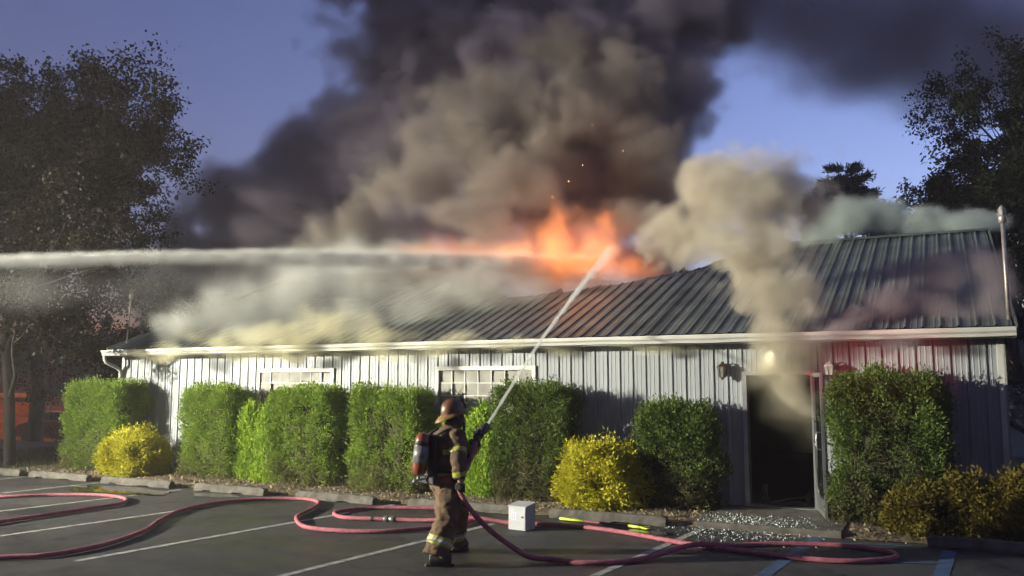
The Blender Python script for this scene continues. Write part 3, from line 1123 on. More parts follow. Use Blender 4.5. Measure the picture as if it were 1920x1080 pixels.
gd = MB().box(-3.9, -.35, -.045, -.002, 0.02, 1.98).build('garage_door', m_shedt, shed)
for c in range(4):
    for r2 in range(4):
        MB().box(-3.82 + c * .87, -3.05 + c * .87, -.062, -.047, .08 + r2 * .48, .46 + r2 * .48).build('panel', m_shed, gd, bevel=.012)
m_sod = emis('sodium lamp lens', (1, .45, .12), 8)
yl = thing('yard_lamp', 'sodium yard lamp on a wooden pole beside the orange shed', 'lamp', (-27.5, 37.0, terrain_z(-27.5, 37.0)), 0)
MB().tube([(0, 0, 0), (0, 0, 4.6)], [.11, .08], 8).build('pole', m_bark, yl, True)
MB().tube([(0, 0, 4.3), (.5, .3, 4.6), (.9, .5, 4.6)], .03, 6).build('arm', m_blk, yl, True)
lh2 = MB().lathe([(.05, .1), (.16, .04), (.2, -.06)], 14, Matrix.Translation((.95, .52, 4.55))).build('lamp_shade', m_blk, yl, True)
MB().lathe([(.001, -.09), (.12, -.085), (.17, -.062), (.001, -.06)], 14, Matrix.Translation((.95, .52, 4.55))).build('lens', m_sod, lh2)
sd = bpy.data.lights.new('sodium lamp', 'POINT')
sd.energy = 520
sd.color = (1.0, .42, .12)
sd.shadow_soft_size = .15
sdo = bpy.data.objects.new('sodium_lamp_light', sd)
COL.objects.link(sdo)
sdo.parent = yl
sdo.location = (.95, .52, 4.35)
fz = terrain_z(-21.5, 43)
fence = thing('board_fence', 'orange-brown board fence running from the shed behind the parked car', 'fence', (-23.4, 42.6, fz), R(-6))
for i in range(26):
    MB().box(.05 + i * .2, .235 + i * .2, -.012 + .003 * (i % 2), .012, .03, 1.86 + .015 * math.sin(i * 2.3)).build('board', m_shed, fence)
for i in range(3):
    MB().box(.0 + i * 2.4, .1 + i * 2.4, .02, .12, 0, 1.95).build('post', m_shed, fence)
MB().box(0, 5.3, -.03, .04, 1.88, 1.93).build('top_rail', m_shedt, fence)

drive = MB().add([(-40, 34, terrain_z(-40, 34)), (-12, 32, terrain_z(-14, 32)), (-12, 42.2, terrain_z(-14, 42.2)), (-40, 42.2, terrain_z(-40, 42.2))], [(0, 1, 2, 3)])
m_drive = mat('tan driveway', (0.30, 0.17, 0.10), .9, col2=(.22, .12, .075), scale=2)
kind(drive.build('driveway', m_drive), 'structure')

# parked car, mostly behind the end hedge
m_car = mat('dark red car paint', (0.10, 0.018, 0.016), .25, coat=.8)
m_tyre = mat('tyre rubber', (0.02, 0.02, 0.02), .85)
m_cglass = mat('car glass', (.03, .035, .04), .05, spec=.8)
m_red = emis('tail lamp red', (1, .12, .05), .0)
car = thing('parked_car', 'dark red hatchback parked before the fence, mostly hidden by the end hedge', 'car', (-20.1, 38.6, terrain_z(-20.1, 38.6) + .01), R(152))
prof = [(2.05, .25), (2.1, .55), (2.0, .78), (1.2, .95), (.45, 1.40), (-.9, 1.45), (-1.75, 1.05), (-2.05, .95), (-2.1, .4), (-2.0, .25)]
bm = bmesh.new()
rows = []
for y, k in ((-.86, .93), (-.80, 1.0), (-.4, 1.03), (0, 1.035), (.4, 1.03), (.80, 1.0), (.86, .93)):
    row = []
    for (x, z) in prof:
        yy = y * (1 - .16 * max(0, (z - .9) / .55))
        row.append(bm.verts.new((x * (1 if abs(y) < .8 else .985), yy, .25 + (z - .25) * k)))
    rows.append(row)
for a, b2 in zip(rows[:-1], rows[1:]):
    for i in range(len(prof)):
        j = (i + 1) % len(prof)
        bm.faces.new((a[i], b2[i], b2[j], a[j]))
bm.faces.new(rows[0][::-1])
bm.faces.new(rows[-1])
me = bpy.data.meshes.new('body')
bm.to_mesh(me)
bm.free()
cb = link('body', me, m_car, car)
for sg in (-1, 1):
    MB().prism([(.95, 1.0), (.42, 1.33), (-.85, 1.38), (-1.45, 1.06)], -.006, .006, Matrix.Translation((0, sg * .805, 0)) @ Matrix(((1, 0, 0, 0), (0, 0, 1, 0), (0, 1, 0, 0), (0, 0, 0, 1)))).build('side_window', m_cglass, car)
    MB().box(.78, .95, sg * .82, sg * 1.0, .98, 1.12).build('mirror', m_car, car, bevel=.02)
    MB().box(2.0, 2.09, sg * .42, sg * .78, .58, .72).build('headlight', m_alu, car, bevel=.02)
    MB().box(-2.08, -2.0, sg * .5, sg * .8, .72, .9).build('tail_light', m_red, car)
    for x in (1.3, -1.3):
        T = Matrix.Translation((x, sg * .78, .31)) @ Matrix.Rotation(R(90), 4, 'X')
        wh = MB().lathe([(.19, -.1), (.29, -.1), (.315, -.06), (.315, .06), (.29, .1), (.19, .1)], 20, T).build('wheel', m_tyre, car, True)
        MB().lathe([(.03, -.09), (.19, -.085), (.19, .085), (.03, .09)], 12, T).build('rim', m_alu, wh)
MB().add([(1.16, -.7, .99), (1.16, .7, .99), (.50, .62, 1.40), (.50, -.62, 1.40)], [(0, 1, 2, 3)]).build('windshield', m_cglass, car)

# masts at the two eave corners (weatherproof lamp heads on pipes)
m_pipe = mat('galvanised pipe', (.50, .46, .43), .45, metal=.6, col2=(.34, .28, .24), scale=9)
for (s, t, z, hh, lab) in ((-14.40, .02, 2.9, 1.12, 'thin pipe mast with small head at the downspout corner of the roof'),
                          (3.74, -.12, 2.86, 1.42, 'pipe mast with glass jar lamp at the end of the eave beyond the large hedge')):
    ms = thing('pipe_mast', lab, 'mast', W(s, t, z), TH + .02, 'pipe masts at the eave corners')
    ms.rotation_euler = (0, R(4) if s < 0 else 0, TH)
    MB().tube([(0, 0, -.1), (0, 0, hh)], .021 if s < 0 else .026, 8).build('pipe', m_pipe, ms, True)
    MB().lathe([(.03, hh - .03), (.052, hh - .02), (.055, hh + .06), (.045, hh + .085)], 10).build('socket', m_pipe, ms, True)
    MB().lathe([(.040, hh + .086), (.043, hh + .15), (.036, hh + .195), (.018, hh + .215)], 10).build('jar', m_pane, ms, True)
    cg = MB()
    for q in range(4):
        a = q * math.pi / 2
        cg.tube([(.05 * math.cos(a), .05 * math.sin(a), hh + .08), (.05 * math.cos(a), .05 * math.sin(a), hh + .17), (.0, .0, hh + .235)], .004, 4)
    cg.build('guard', m_pipe, ms)
# ================================================================ hoses
m_hose = mat('pink red hose jacket', (0.40, 0.12, 0.155), .75, col2=(0.29, 0.08, 0.105), scale=14, detail=4, bump=.5, bscale=180)
m_brass = mat('coupling metal', (.30, .29, .26), .4, metal=.8)


def catmull(pts, per=10):
    P = [Vector(p) for p in pts]
    P = [P[0] * 2 - P[1]] + P + [P[-1] * 2 - P[-2]]
    out = []
    for i in range(1, len(P) - 2):
        a, b2, c, d = P[i - 1:i + 3]
        for q in range(per):
            t = q / per
            out.append(.5 * ((2 * b2) + (c - a) * t + (2 * a - 5 * b2 + 4 * c - d) * t * t + (3 * b2 - a - 3 * c + d) * t ** 3))
    out.append(P[-2])
    return out


HR = .031
ga = [(-11.5, 15.3), (-9.09, 15.15), (-8.12, 15.43), (-7.24, 15.36), (-6.65, 14.95), (-6.43, 14.31), (-6.74, 13.61), (-7.29, 12.45), (-7.38, 12.22), (-8.6, 10.6), (-10.5, 9.6)]
hA = thing('fire_hose', 'pink hose doubled back in a loop over the white lines before the golden mound', 'hose', (-8, 14, 0))
p = catmull([(x + 8, y - 14, HR + .004) for x, y in ga], 8)
MB().tube(p, HR, 10, squash=.92).build('jacket', m_hose, hA, True)

gb = [(-8.5, 9.2), (-5.9, 9.92), (-5.29, 10.13), (-4.98, 10.77), (-4.92, 11.71), (-5.07, 12.59), (-5.13, 13.6), (-4.83, 14.45), (-4.21, 14.85), (-3.6, 14.88), (-3.23, 14.5), (-3.14, 13.89), (-3.19, 13.08), (-3.1, 12.59),
      (-2.82, 12.0), (-2.28, 11.71), (-1.71, 11.67), (-1.16, 11.92), (-0.75, 12.22), (-0.5, 12.72), (-0.62, 13.34), (-1.01, 13.70), (-1.35, 13.80), (-2.2, 13.80), (-2.64, 13.5), (-2.68, 13.18), (-2.43, 12.83),
      (-1.78, 12.68), (-1.23, 12.59), (-0.61, 12.46), (-0.04, 12.36), (0.3, 12.28), (0.74, 12.13), (1.36, 11.71), (1.95, 11.02), (2.27, 10.67), (2.75, 10.28), (3.25, 9.92), (3.67, 9.75), (4.11, 9.81), (4.36, 9.98),
      (4.43, 10.19), (4.32, 10.44), (3.91, 10.71), (3.21, 10.77), (2.73, 10.67), (2.14, 10.38), (1.43, 9.84), (0.82, 9.66)]
zb = [HR + .004] * len(gb)
for i, (x, y) in enumerate(gb):              # where it crosses over itself it rides up one hose width
    if i in (46,):
        zb[i] = HR + .062
    if i == 19 or i == 18:
        zb[i] = HR + .006
    if i in (29,):
        zb[i] = HR + .06
lift = [(.42, 9.82, HR + .01), (.18, 9.8, .075), (0.0, 9.8, .18), (-.244, 9.75, .37), (-.457, 9.74, .586), (-.585, 9.74, .80), (-.575, 9.82, .92), (-.50, 9.98, 1.08), (-.44, 10.12, 1.26), (-.42, 10.19, 1.33)]
full = [(x, y, z) for (x, y), z in zip(gb, zb)] + lift
hB = thing('fire_hose', 'long pink hose snaking over the lot up to the hands of the firefighter', 'hose', (0, 11, 0))
p = [q - Vector((0, 11, 0)) for q in catmull(full, 8)]
MB().tube(p, HR, 10, squash=.95).build('jacket', m_hose, hB, True)


def along(p, i, rad, ln, n=12, prof=None):
    a, d = p[i], (p[i + 1] - p[i - 1]).normalized()
    T = Matrix.Translation(a) @ d.to_track_quat('Z', 'Y').to_matrix().to_4x4()
    return MB().lathe(prof or [(rad * .9, -ln / 2), (rad, -ln / 2 + .01), (rad, -ln * .1), (rad * .85, -ln * .05), (rad * .85, ln * .05), (rad, ln * .1), (rad, ln / 2 - .01), (rad * .9, ln / 2)], n, T)


ci = 27 * 8
along(p, ci, .047, .16).build('coupling', m_brass, hB, True)
along(p, ci - 3, .037, .05).build('collar', m_blk, hB, True)
along(p, 5 * 8 - 2, .034, .05).build('collar', m_blk, hB, True)
# nozzle: ball valve body, pistol grip, bale handle, bumper tip
ND = Vector((2.44, 8.0, 3.22)).normalized()
NB = Vector((-.42, 10.19 - 11, 1.33))
T = Matrix.Translation(NB) @ ND.to_track_quat('Z', 'Y').to_matrix().to_4x4()
nz_o = MB().lathe([(.032, -.04), (.040, -.03), (.040, .03), (.030, .04), (.034, .09), (.046, .10), (.046, .15), (.034, .17), (.034, .24), (.044, .27), (.052, .30), (.054, .38), (.046, .40), (.020, .401)], 16, T).build('nozzle', m_blk, hB, True)
MB().tube([T @ Vector((.05, 0, .12)), T @ Vector((.06, .07, .10)), T @ Vector((0, .10, .09)), T @ Vector((-.06, .07, .10)), T @ Vector((-.05, 0, .12))], .009, 6).build('bale_handle', m_blk, nz_o, True)
MB().tube([T @ Vector((0, -.03, .06)), T @ Vector((0, -.09, .04)), T @ Vector((0, -.14, .03))], [.018, .019, .016], 8).build('pistol_grip', m_blk, nz_o, True)
NTIP = T @ Vector((0, 0, .40)) + Vector((0, 11, 0))

# ================================================================ small things on the asphalt
m_box = mat('white painted box', (.42, .43, .46), .55, col2=(.34, .35, .37), scale=6)
m_ink = mat('faded violet print', (.30, .29, .48), .6)
bx = thing('metal_box', 'white metal box with a lock and faded violet notice sitting on the hose line', 'box', (.135, 12.02, .005), R(-34))
w, d, h = .142, .12, .34
b5 = MB()
b5.add([(-w, -d, 0), (w, -d, 0), (w, d, 0), (-w, d, 0), (-w, -d, h - .03), (w, -d, h - .03), (w, d, h), (-w, d, h)],
       [(0, 3, 2, 1), (0, 1, 5, 4), (1, 2, 6, 5), (2, 3, 7, 6), (3, 0, 4, 7)])
b5.build('body', m_box, bx, bevel=.006)
ld = MB()
ld.add([(-w - .008, -d - .012, h - .03), (w + .008, -d - .012, h - .03), (w + .008, d + .006, h + .005), (-w - .008, d + .006, h + .005),
        (-w - .008, -d - .012, h - .018), (w + .008, -d - .012, h - .018), (w + .008, d + .006, h + .017), (-w - .008, d + .006, h + .017)],
       [(0, 3, 2, 1), (4, 5, 6, 7), (0, 1, 5, 4), (1, 2, 6, 5), (2, 3, 7, 6), (3, 0, 4, 7)])
ld.build('lid', m_box, bx)
MB().box(-w + .012, w - .012, -d - .004, -d - .001, .02, h - .045).build('front_panel', m_box, bx)
nt_o = MB().box(-.09, .02, -d - .0055, -d - .0042, .13, .24).build('notice', mat('notice paper', (.60, .60, .68), .7), bx)
ink = MB()
for i in range(6):
    ink.box(-.082, -.062, -d - .0068, -d - .0058, .142 + i * .015, .150 + i * .015)
    ink.box(-.008, .014, -d - .0068, -d - .0058, .142 + i * .015, .150 + i * .015)
ink.box(-.046, -.024, -d - .0068, -d - .0058, .150, .160).box(-.039, -.031, -d - .0068, -d - .0058, .160, .20).box(-.05, -.02, -d - .0068, -d - .0058, .20, .206)
kind(ink.build('print', m_ink, nt_o), 'stuff')
T = Matrix.Translation((.09, -d - .006, .18)) @ Matrix.Rotation(R(90), 4, 'X')
MB().lathe([(.001, -.004), (.014, -.004), (.014, .006), (.001, .007)], 12, T).build('lock', m_blk, bx)

m_lime2 = mat('fluorescent yellow green', (.62, .78, .06), .45)
m_maroon = mat('maroon grip', (.16, .045, .05), .6)
a, b2 = Vector((.70, 12.78, .03)), Vector((1.84, 11.95, .03))
tool = thing('hook_pole', 'short pike pole with fluorescent yellow-green ends and maroon shaft by the wheel stop', 'pole', a, 0)
d = b2 - a
MB().tube([(0, 0, 0), d * .30], .019, 8).build('handle', m_lime2, tool, True)
MB().tube([d * .30, d * .80], .016, 8).build('shaft', m_maroon, tool, True)
MB().tube([d * .80, d * .97], .021, 8).build('ferrule', m_lime2, tool, True)
n = d.normalized()
q = Vector((-n.y, n.x, 0))
MB().tube([d * .93, d * .97 + q * .07, d * 1.02 + q * .09], [.012, .011, .004], 6).tube([d * .93, d * 1.0 - q * .05, d * 1.06 - q * .02], [.014, .012, .004], 6).build('hook', m_lime2, tool, True)
MB().tube([d * .52, d * .54], .0185, 8).build('band', m_blk, tool)
MB().tube([d * .70, d * .72], .0185, 8).build('band', m_blk, tool)

# shattered glass spilled from the door onto walkway and lot
n = 1900
r = np.random.default_rng(77)
sx = r.normal(.35, .55, n)
tx = -1.25 - np.abs(r.normal(0, .75, n)) + r.normal(0, .25, n)
onw = (sx > -.3) & (sx < 1.62) & (tx > -1.86)
far = tx < -1.9
keep = (onw | far) & (tx > -4.2) & (tx < -.1)
sx, tx, onw = sx[keep], tx[keep], onw[keep]
P = np.array([W(s, t, .088 if o else .006) for s, t, o in zip(sx, tx, onw)])
V = leaves(P, np.tile([0, 0, .12], (len(P), 1)), .022, .018, 1.0, 0, r)
V[:, :, 2] = np.maximum(V[:, :, 2], P[:, 2:3] - .001)
m_shard = mat('glass crumbs', (.75, .80, .76), .08, col2=(.6, .7, .66), scale=50, spec=1.0, trans=.25)
o = kind(link('broken_glass', quads_mesh('broken_glass', V), m_shard), 'stuff')
tag(o, 'crumbs of shattered door glass glinting on the walkway and asphalt', 'glass')

# ================================================================ the firefighter
FO = Vector((-.80, 9.64, 0))
ff = thing('person', 'firefighter in tan turnout gear, helmet and air tank, aiming a hose nozzle at the roof', 'person', FO)
FA = R(36)
Fd = Vector((math.cos(FA), math.sin(FA), 0))
Rv = Vector((math.sin(FA), -math.cos(FA), 0))
m_gear = mat('tan turnout cloth', (.150, .090, .045), .85, col2=(.085, .052, .030), scale=9, detail=6, bump=.35, bscale=220)
m_glove = mat('dark glove leather', (.028, .024, .022), .7)
m_boot = mat('black rubber boot', (.018, .017, .017), .5)
m_skin = mat('skin', (.42, .26, .19), .55)
m_strip = mat('lime reflective tape', (.36, .37, .05), .45, col2=(.26, .26, .06), scale=30)
m_silver = mat('silver reflective tape', (.50, .50, .48), .3, col2=(.4, .4, .38), scale=30)
m_helm = mat('brown leather helmet', (.15, .066, .024), .38, col2=(.11, .05, .022), scale=8, coat=.3)
m_brim = mat('worn tan brim', (.32, .20, .07), .5, col2=(.18, .10, .035), scale=10)
m_tank = mat('tank rust orange', (.24, .065, .028), .3, coat=.4)
m_label = mat('tank grey wrap', (.27, .27, .27), .4, col2=(.12, .12, .12), scale=18, stretch=(1, 1, .6))


def fuse(name, mb, m, parent, voxel=.014, smooth=4, wrinkle=0.0, wfreq=9.0, seed=0.0, zsq=.45):
    """voxel-fuse overlapping limb volumes into one continuous skin, then crease it like heavy cloth"""
    tmp = mb.build('tmp')
    r1 = tmp.modifiers.new('r', 'REMESH')
    r1.mode = 'VOXEL'
    r1.voxel_size = voxel
    s1 = tmp.modifiers.new('s', 'SMOOTH')
    s1.factor = .5
    s1.iterations = smooth
    dg = bpy.context.evaluated_depsgraph_get()
    me = bpy.data.meshes.new_from_object(tmp.evaluated_get(dg))
    bpy.data.objects.remove(tmp)
    if wrinkle:
        nv = len(me.vertices)
        co = np.empty(nv * 3, np.float32)
        me.vertices.foreach_get('co', co)
        no = np.empty(nv * 3, np.float32)
        me.vertices.foreach_get('normal', no)
        co, no = co.reshape(-1, 3), no.reshape(-1, 3)
        amt = np.empty(nv)
        for i in range(nv):
            c = Vector(co[i].tolist())
            n1 = mnoise.noise(Vector((c.x * wfreq + seed, c.y * wfreq, c.z * wfreq * zsq * 3.2)))
            n2 = mnoise.noise(Vector((c.x * wfreq * 2.4 + seed, c.y * wfreq * 2.4, c.z * wfreq * 4.4)))
            amt[i] = wrinkle * ((1 - abs(n1) * 2.2) * .8 + n2 * .5)
        me.vertices.foreach_set('co', np.ascontiguousarray(co + no * amt[:, None], np.float32).ravel())
        me.update()
    me.name = name
    return link(name, me, m, parent, True)


def band(name, src, test, m, off=.004):
    """a sewn-on strip: the cloth faces that pass the test, lifted off the garment"""
    me0 = src.data
    bm = bmesh.new()
    bm.from_mesh(me0)
    bm.normal_update()
    kill = [f for f in bm.faces if not test(f.calc_center_median())]
    bmesh.ops.delete(bm, geom=kill, context='FACES')
    for v in bm.verts:
        v.co += v.normal * off
    me = bpy.data.meshes.new(name)
    bm.to_mesh(me)
    bm.free()
    return link(name, me, m, src, True)


def seg(a, b2, lo, hi):
    a, b2 = Vector(a), Vector(b2)
    d = b2 - a

    def f(c, rad=.17):
        t = (c - a).dot(d) / d.length_squared
        return lo <= t <= hi and (c - a - d * t).length < rad
    return f


J = dict(pel=Vector((.03, .37, .90)), hipR=Vector((.03, .37, .88)) + Rv * .10, hipL=Vector((.03, .37, .88)) - Rv * .10,
         kneeR=Vector((.075, .12, .49)), ankR=Vector((-.045, .0, .10)), kneeL=Vector((.16, .62, .49)), ankL=Vector((.10, .80, .10)),
         belly=Vector((.045, .37, 1.08)), chest=Vector((.07, .36, 1.28)), neck=Vector((.10, .37, 1.47)), head=Vector((.125, .38, 1.62)),
         shR=Vector((.07, .36, 1.38)) + Rv * .185, shL=Vector((.07, .36, 1.38)) - Rv * .185,
         elR=Vector((.195, .085, 1.12)), haR=Vector((.225, .10, .875)), elL=Vector((.30, .64, 1.17)), haL=Vector((.395, .575, 1.36)))
bd = MB()
bd.tube([J['hipR'], J['kneeR'], J['ankR']], [.075, .05, .035], 10).tube([J['hipL'], J['kneeL'], J['ankL']], [.075, .05, .035], 10)
bd.tube([J['ankR'] + Vector((-.02, 0, -.05)), J['ankR'] + Vector((.15, -.02, -.07))], [.035, .03], 8).tube([J['ankL'] + Vector((-.02, 0, -.05)), J['ankL'] + Vector((.12, .06, -.07))], [.035, .03], 8)
bd.tube([J['pel'] - Vector((0, 0, .06)), J['belly'], J['chest'], J['neck']], [.12, .13, .14, .055], 14)
bd.tube([J['neck'] - Vector((0, 0, .05)), J['head'] - Vector((0, 0, .05))], .052, 10)
for sh, el, ha in (('shR', 'elR', 'haR'), ('shL', 'elL', 'haL')):
    bd.tube([J['chest'] + Vector((0, 0, .07)), J[sh], J[el], J[ha]], [.07, .055, .042, .03], 10)
hc = J['head']
Hq = Matrix.Translation(hc) @ Matrix.Rotation(FA + R(6), 4, 'Z') @ Matrix.Rotation(R(-10), 4, 'Y')
hd = [(.001, -.115), (.045, -.108), (.066, -.07), (.076, -.02), (.08, .03), (.072, .075), (.045, .105), (.001, .115)]
bd.lathe(hd, 14, Hq @ Matrix.Diagonal((1.18, .95, 1, 1)))
bd.tube([Hq @ Vector((.085, 0, .01)), Hq @ Vector((.112, 0, -.025)), Hq @ Vector((.09, 0, -.035))], [.010, .015, .012], 6)
bd.tube([Hq @ Vector((.06, 0, -.085)), Hq @ Vector((.085, 0, -.088))], [.03, .022], 8)
for sg in (-1, 1):
    bd.tube([Hq @ Vector((-.005, sg * .076, .02)), Hq @ Vector((-.015, sg * .088, -.01)), Hq @ Vector((0, sg * .078, -.035))], [.012, .015, .008], 6)
body = fuse('body', bd, m_skin, ff, .010, 2)

tr = MB()
tr.tube([J['belly'] + Vector((-.01, 0, .0)), J['pel'] + Vector((0, 0, .02)), J['pel'] - Vector((0, 0, .10))], [.175, .195, .15], 16)
tr.tube([J['hipR'] + Vector((0, 0, .04)), J['hipR'].lerp(J['kneeR'], .5), J['kneeR'], J['kneeR'].lerp(J['ankR'], .5), J['ankR'] + Vector((0, 0, .01))], [.150, .148, .134, .132, .138], 14)
tr.tube([J['hipL'] + Vector((0, 0, .04)), J['hipL'].lerp(J['kneeL'], .5), J['kneeL'], J['kneeL'].lerp(J['ankL'], .5), J['ankL'] + Vector((0, 0, .01))], [.150, .148, .134, .132, .138], 14)
trousers = fuse('trousers', tr, m_gear, ff, .013, 4, .016, 8.0, 3.0)
for kn, an in (('kneeR', 'ankR'), ('kneeL', 'ankL')):
    band('reflective_stripe', trousers, seg(J[kn], J[an], .50, .72), m_strip)
    band('silver_stripe', trousers, seg(J[kn], J[an], .575, .645), m_silver, .0065)
band('red_lining', trousers, lambda c: .885 < c.z < .97 and (c - J['pel']).dot(Fd) < -.06 and (c - J['pel']).dot(Rv) > -.02, mat('red lining', (.30, .07, .06), .8), .005)

ct = MB()
ct.tube([J['pel'] + Vector((0, 0, .0)), J['belly'], J['chest'], J['chest'] + Vector((.02, 0, .12)), J['neck'] + Vector((0, 0, .03))], [.225, .222, .226, .18, .09], 18)
ct.tube([J['chest'] + Vector((.01, 0, .10)), J['shR'], J['shR'].lerp(J['elR'], .55), J['elR'], J['elR'].lerp(J['haR'], .75)], [.105, .104, .092, .084, .070], 14)
ct.tube([J['chest'] + Vector((.01, 0, .10)), J['shL'], J['shL'].lerp(J['elL'], .55), J['elL'], J['elL'].lerp(J['haL'], .68)], [.105, .104, .092, .086, .074], 14)
ct.tube([J['neck'] - Vector((0, 0, .02)), J['neck'] + Vector((.012, 0, .075))], [.098, .086], 14)
coat = fuse('coat', ct, m_gear, ff, .012, 4, .013, 9.0, 8.0)
band('reflective_stripe', coat, seg(J['elR'], J['haR'], .42, .64), m_strip)
band('reflective_stripe', coat, seg(J['shR'], J['elR'], .48, .66), m_strip)
band('reflective_stripe', coat, seg(J['elL'], J['haL'], .12, .60), m_strip)
band('reflective_stripe', coat, lambda c: .955 < c.z < 1.01 and (c - J['pel']).xy.length < .24, m_strip)

# gloves: palm, four unequal curled fingers and a thumb closing on hose and nozzle
def glove(center, axis, palm_dir, parent_name):
    ax, pd = Vector(axis).normalized(), Vector(palm_dir).normalized()
    third = ax.cross(pd).normalized()
    g2 = MB()
    c = Vector(center) + pd * .045                  # palm sits on one side of the gripped tube
    g2.tube([c - ax * .045, c - ax * .02, c + ax * .02, c + ax * .04], [.022, .034, .034, .026], 8)
    g2.tube([c + third * -.01 + pd * .01, c + pd * .075 + third * -.03], [.034, .042], 8)
    for i, (o2, ln) in enumerate(((-.036, .8), (-.012, .95), (.012, 1.0), (.036, .92))):
        k = c + ax * o2 + third * .018
        pts = [k, k + third * .028 * ln - pd * .018, k + third * .028 * ln - pd * .062 * ln, k + third * .002 - pd * .088 * ln, k - third * .02 - pd * .080 * ln]
        g2.tube(pts, [.0125, .0125, .0115, .0105, .009], 7)
    k = c + ax * .042 - third * .01
    g2.tube([k, k + ax * .012 - third * .03 - pd * .02, k - third * .038 - pd * .052, k - third * .02 - pd * .078], [.014, .0135, .012, .010], 7)
    return fuse(parent_name, g2, m_glove, ff, .0055, 2)


glove(J['haR'] + Vector((-.005, 0, -.05)), (-.06, .02, 1), (.1, -.9, .25), 'glove')
glove(Vector((.405, .60, 1.385)), ND, (-.35, -.2, -.85), 'glove')

for (an, dx, dy) in (('ankR', 1.0, -.05), ('ankL', .80, .60)):
    a = J[an]
    d = Vector((dx, dy, 0)).normalized()
    q = Vector((-d.y, d.x, 0))
    bt = MB()
    bt.tube([a + Vector((0, 0, .14)), a + Vector((0, 0, .02)), a + Vector((0, 0, -.04))], [.075, .07, .066], 12)
    bt.tube([a - d * .055 + Vector((0, 0, -.022)), a + d * .05 + Vector((0, 0, -.015)), a + d * .125 + Vector((0, 0, -.022)), a + d * .18 + Vector((0, 0, -.03))], [.078, .086, .083, .070], 12)
    bo = fuse('boot', bt, m_boot, ff, .010, 3)
    so = MB()
    poly = [(-.112, -.025), (-.09, -.045), (0, -.045), (.10, -.055), (.17, -.05), (.212, -.025), (.212, .025), (.17, .05), (.10, .055), (0, .045), (-.09, .045), (-.112, .025)]
    T = Matrix.Translation((a.x, a.y, 0)) @ Matrix.Rotation(math.atan2(d.y, d.x), 4, 'Z')
    so.prism(poly, .004, .034, T)
    so.build('sole', m_boot, bo)

# helmet: ribbed leather dome, long rear brim, comb and front shield
HM = Matrix.Translation(hc + Vector((-.005, 0, .035))) @ Matrix.Rotation(FA + R(-6), 4, 'Z') @ Matrix.Rotation(R(-13), 4, 'Y')
nseg = 32
dm = MB()
prof = [(1.0, 0), (1.0, .03), (.97, .065), (.86, .105), (.66, .14), (.38, .163), (.10, .172)]
for (k2, z) in prof:
    for j in range(nseg):
        a = 2 * math.pi * j / nseg
        rib = 1 + .028 * max(0, math.cos(a * 8)) ** 6 * (k2 > .2)
        dm.v.append(tuple(HM @ Vector((k2 * .150 * math.cos(a) * rib, k2 * .118 * math.sin(a) * rib, z))))
for i in range(len(prof) - 1):
    for j in range(nseg):
        a, b2 = i * nseg + j, i * nseg + (j + 1) % nseg
        dm.f.append((a, b2, b2 + nseg, a + nseg))
dm.f.append(tuple((len(prof) - 1) * nseg + j for j in range(nseg)))
helm = dm.build('helmet', m_helm, ff, True)
br = MB()
for ring, (k2, z) in enumerate([(.99, .012), (1.0, .004), (1.10, -.008), (1.22, -.022), (1.22, -.028), (1.0, -.006), (.99, .0)]):
    for j in range(nseg):
        a = 2 * math.pi * j / nseg
        ext = 1.0
        if ring in (2, 3, 4):
            back = max(0, -math.cos(a))
            ext = 1 + .36 * back ** 2 * (.5 if ring == 2 else 1)
        dz = -.035 * max(0, -math.cos(a)) ** 2 if ring in (3, 4) else 0
        br.v.append(tuple(HM @ Vector((k2 * .150 * math.cos(a) * ext, k2 * .120 * math.sin(a), z + dz))))
for i in range(6):
    for j in range(nseg):
        a, b2 = i * nseg + j, i * nseg + (j + 1) % nseg
        br.f.append((a, b2, b2 + nseg, a + nseg))
br.build('brim', m_brim, helm, True)
MB().tube([HM @ Vector((.145 * math.cos(t), 0, .16 * math.sin(t) + .014)) for t in np.linspace(.35, 2.9, 12)], .010, 6).build('comb', m_helm, helm, True)
sh = MB()
sh.prism([(-.052, .0), (.052, 0), (.06, .06), (.045, .12), (0, .15), (-.045, .12), (-.06, .06)], -.004, .004, HM @ Matrix.Translation((.150, 0, .018)) @ Matrix.Rotation(R(-12), 4, 'Y') @ Matrix(((0, 0, 1, 0), (1, 0, 0, 0), (0, 1, 0, 0), (0, 0, 0, 1))))
sh.build('front_shield', m_blk, helm)
MB().tube([HM @ Vector((.15, 0, .17)), HM @ Vector((.168, 0, .185)), HM @ Vector((.178, 0, .172))], [.012, .012, .005], 6).build('crest_finial', m_blk, helm, True)
# hood and breathing mask
hk = MB()
hk.lathe([(.055, -.15), (.085, -.12), (.094, -.06), (.098, .0), (.09, .05)], 16, Hq @ Matrix.Diagonal((1.08, .96, 1, 1)))
hk.build('hood', m_glove, ff, True)
mk = MB()
mk.lathe([(.03, -.03), (.062, -.02), (.075, .01), (.072, .04)], 14, Hq @ Matrix.Translation((.085, 0, -.03)) @ Matrix.Rotation(R(-90), 4, 'Y'))
mk.tube([Hq @ Vector((.12, 0, -.08)), Hq @ Vector((.13, 0, -.14)), Hq @ Vector((.06, -.05, -.24))], .018, 8)
mk.build('breathing_mask', m_blk, ff, True)

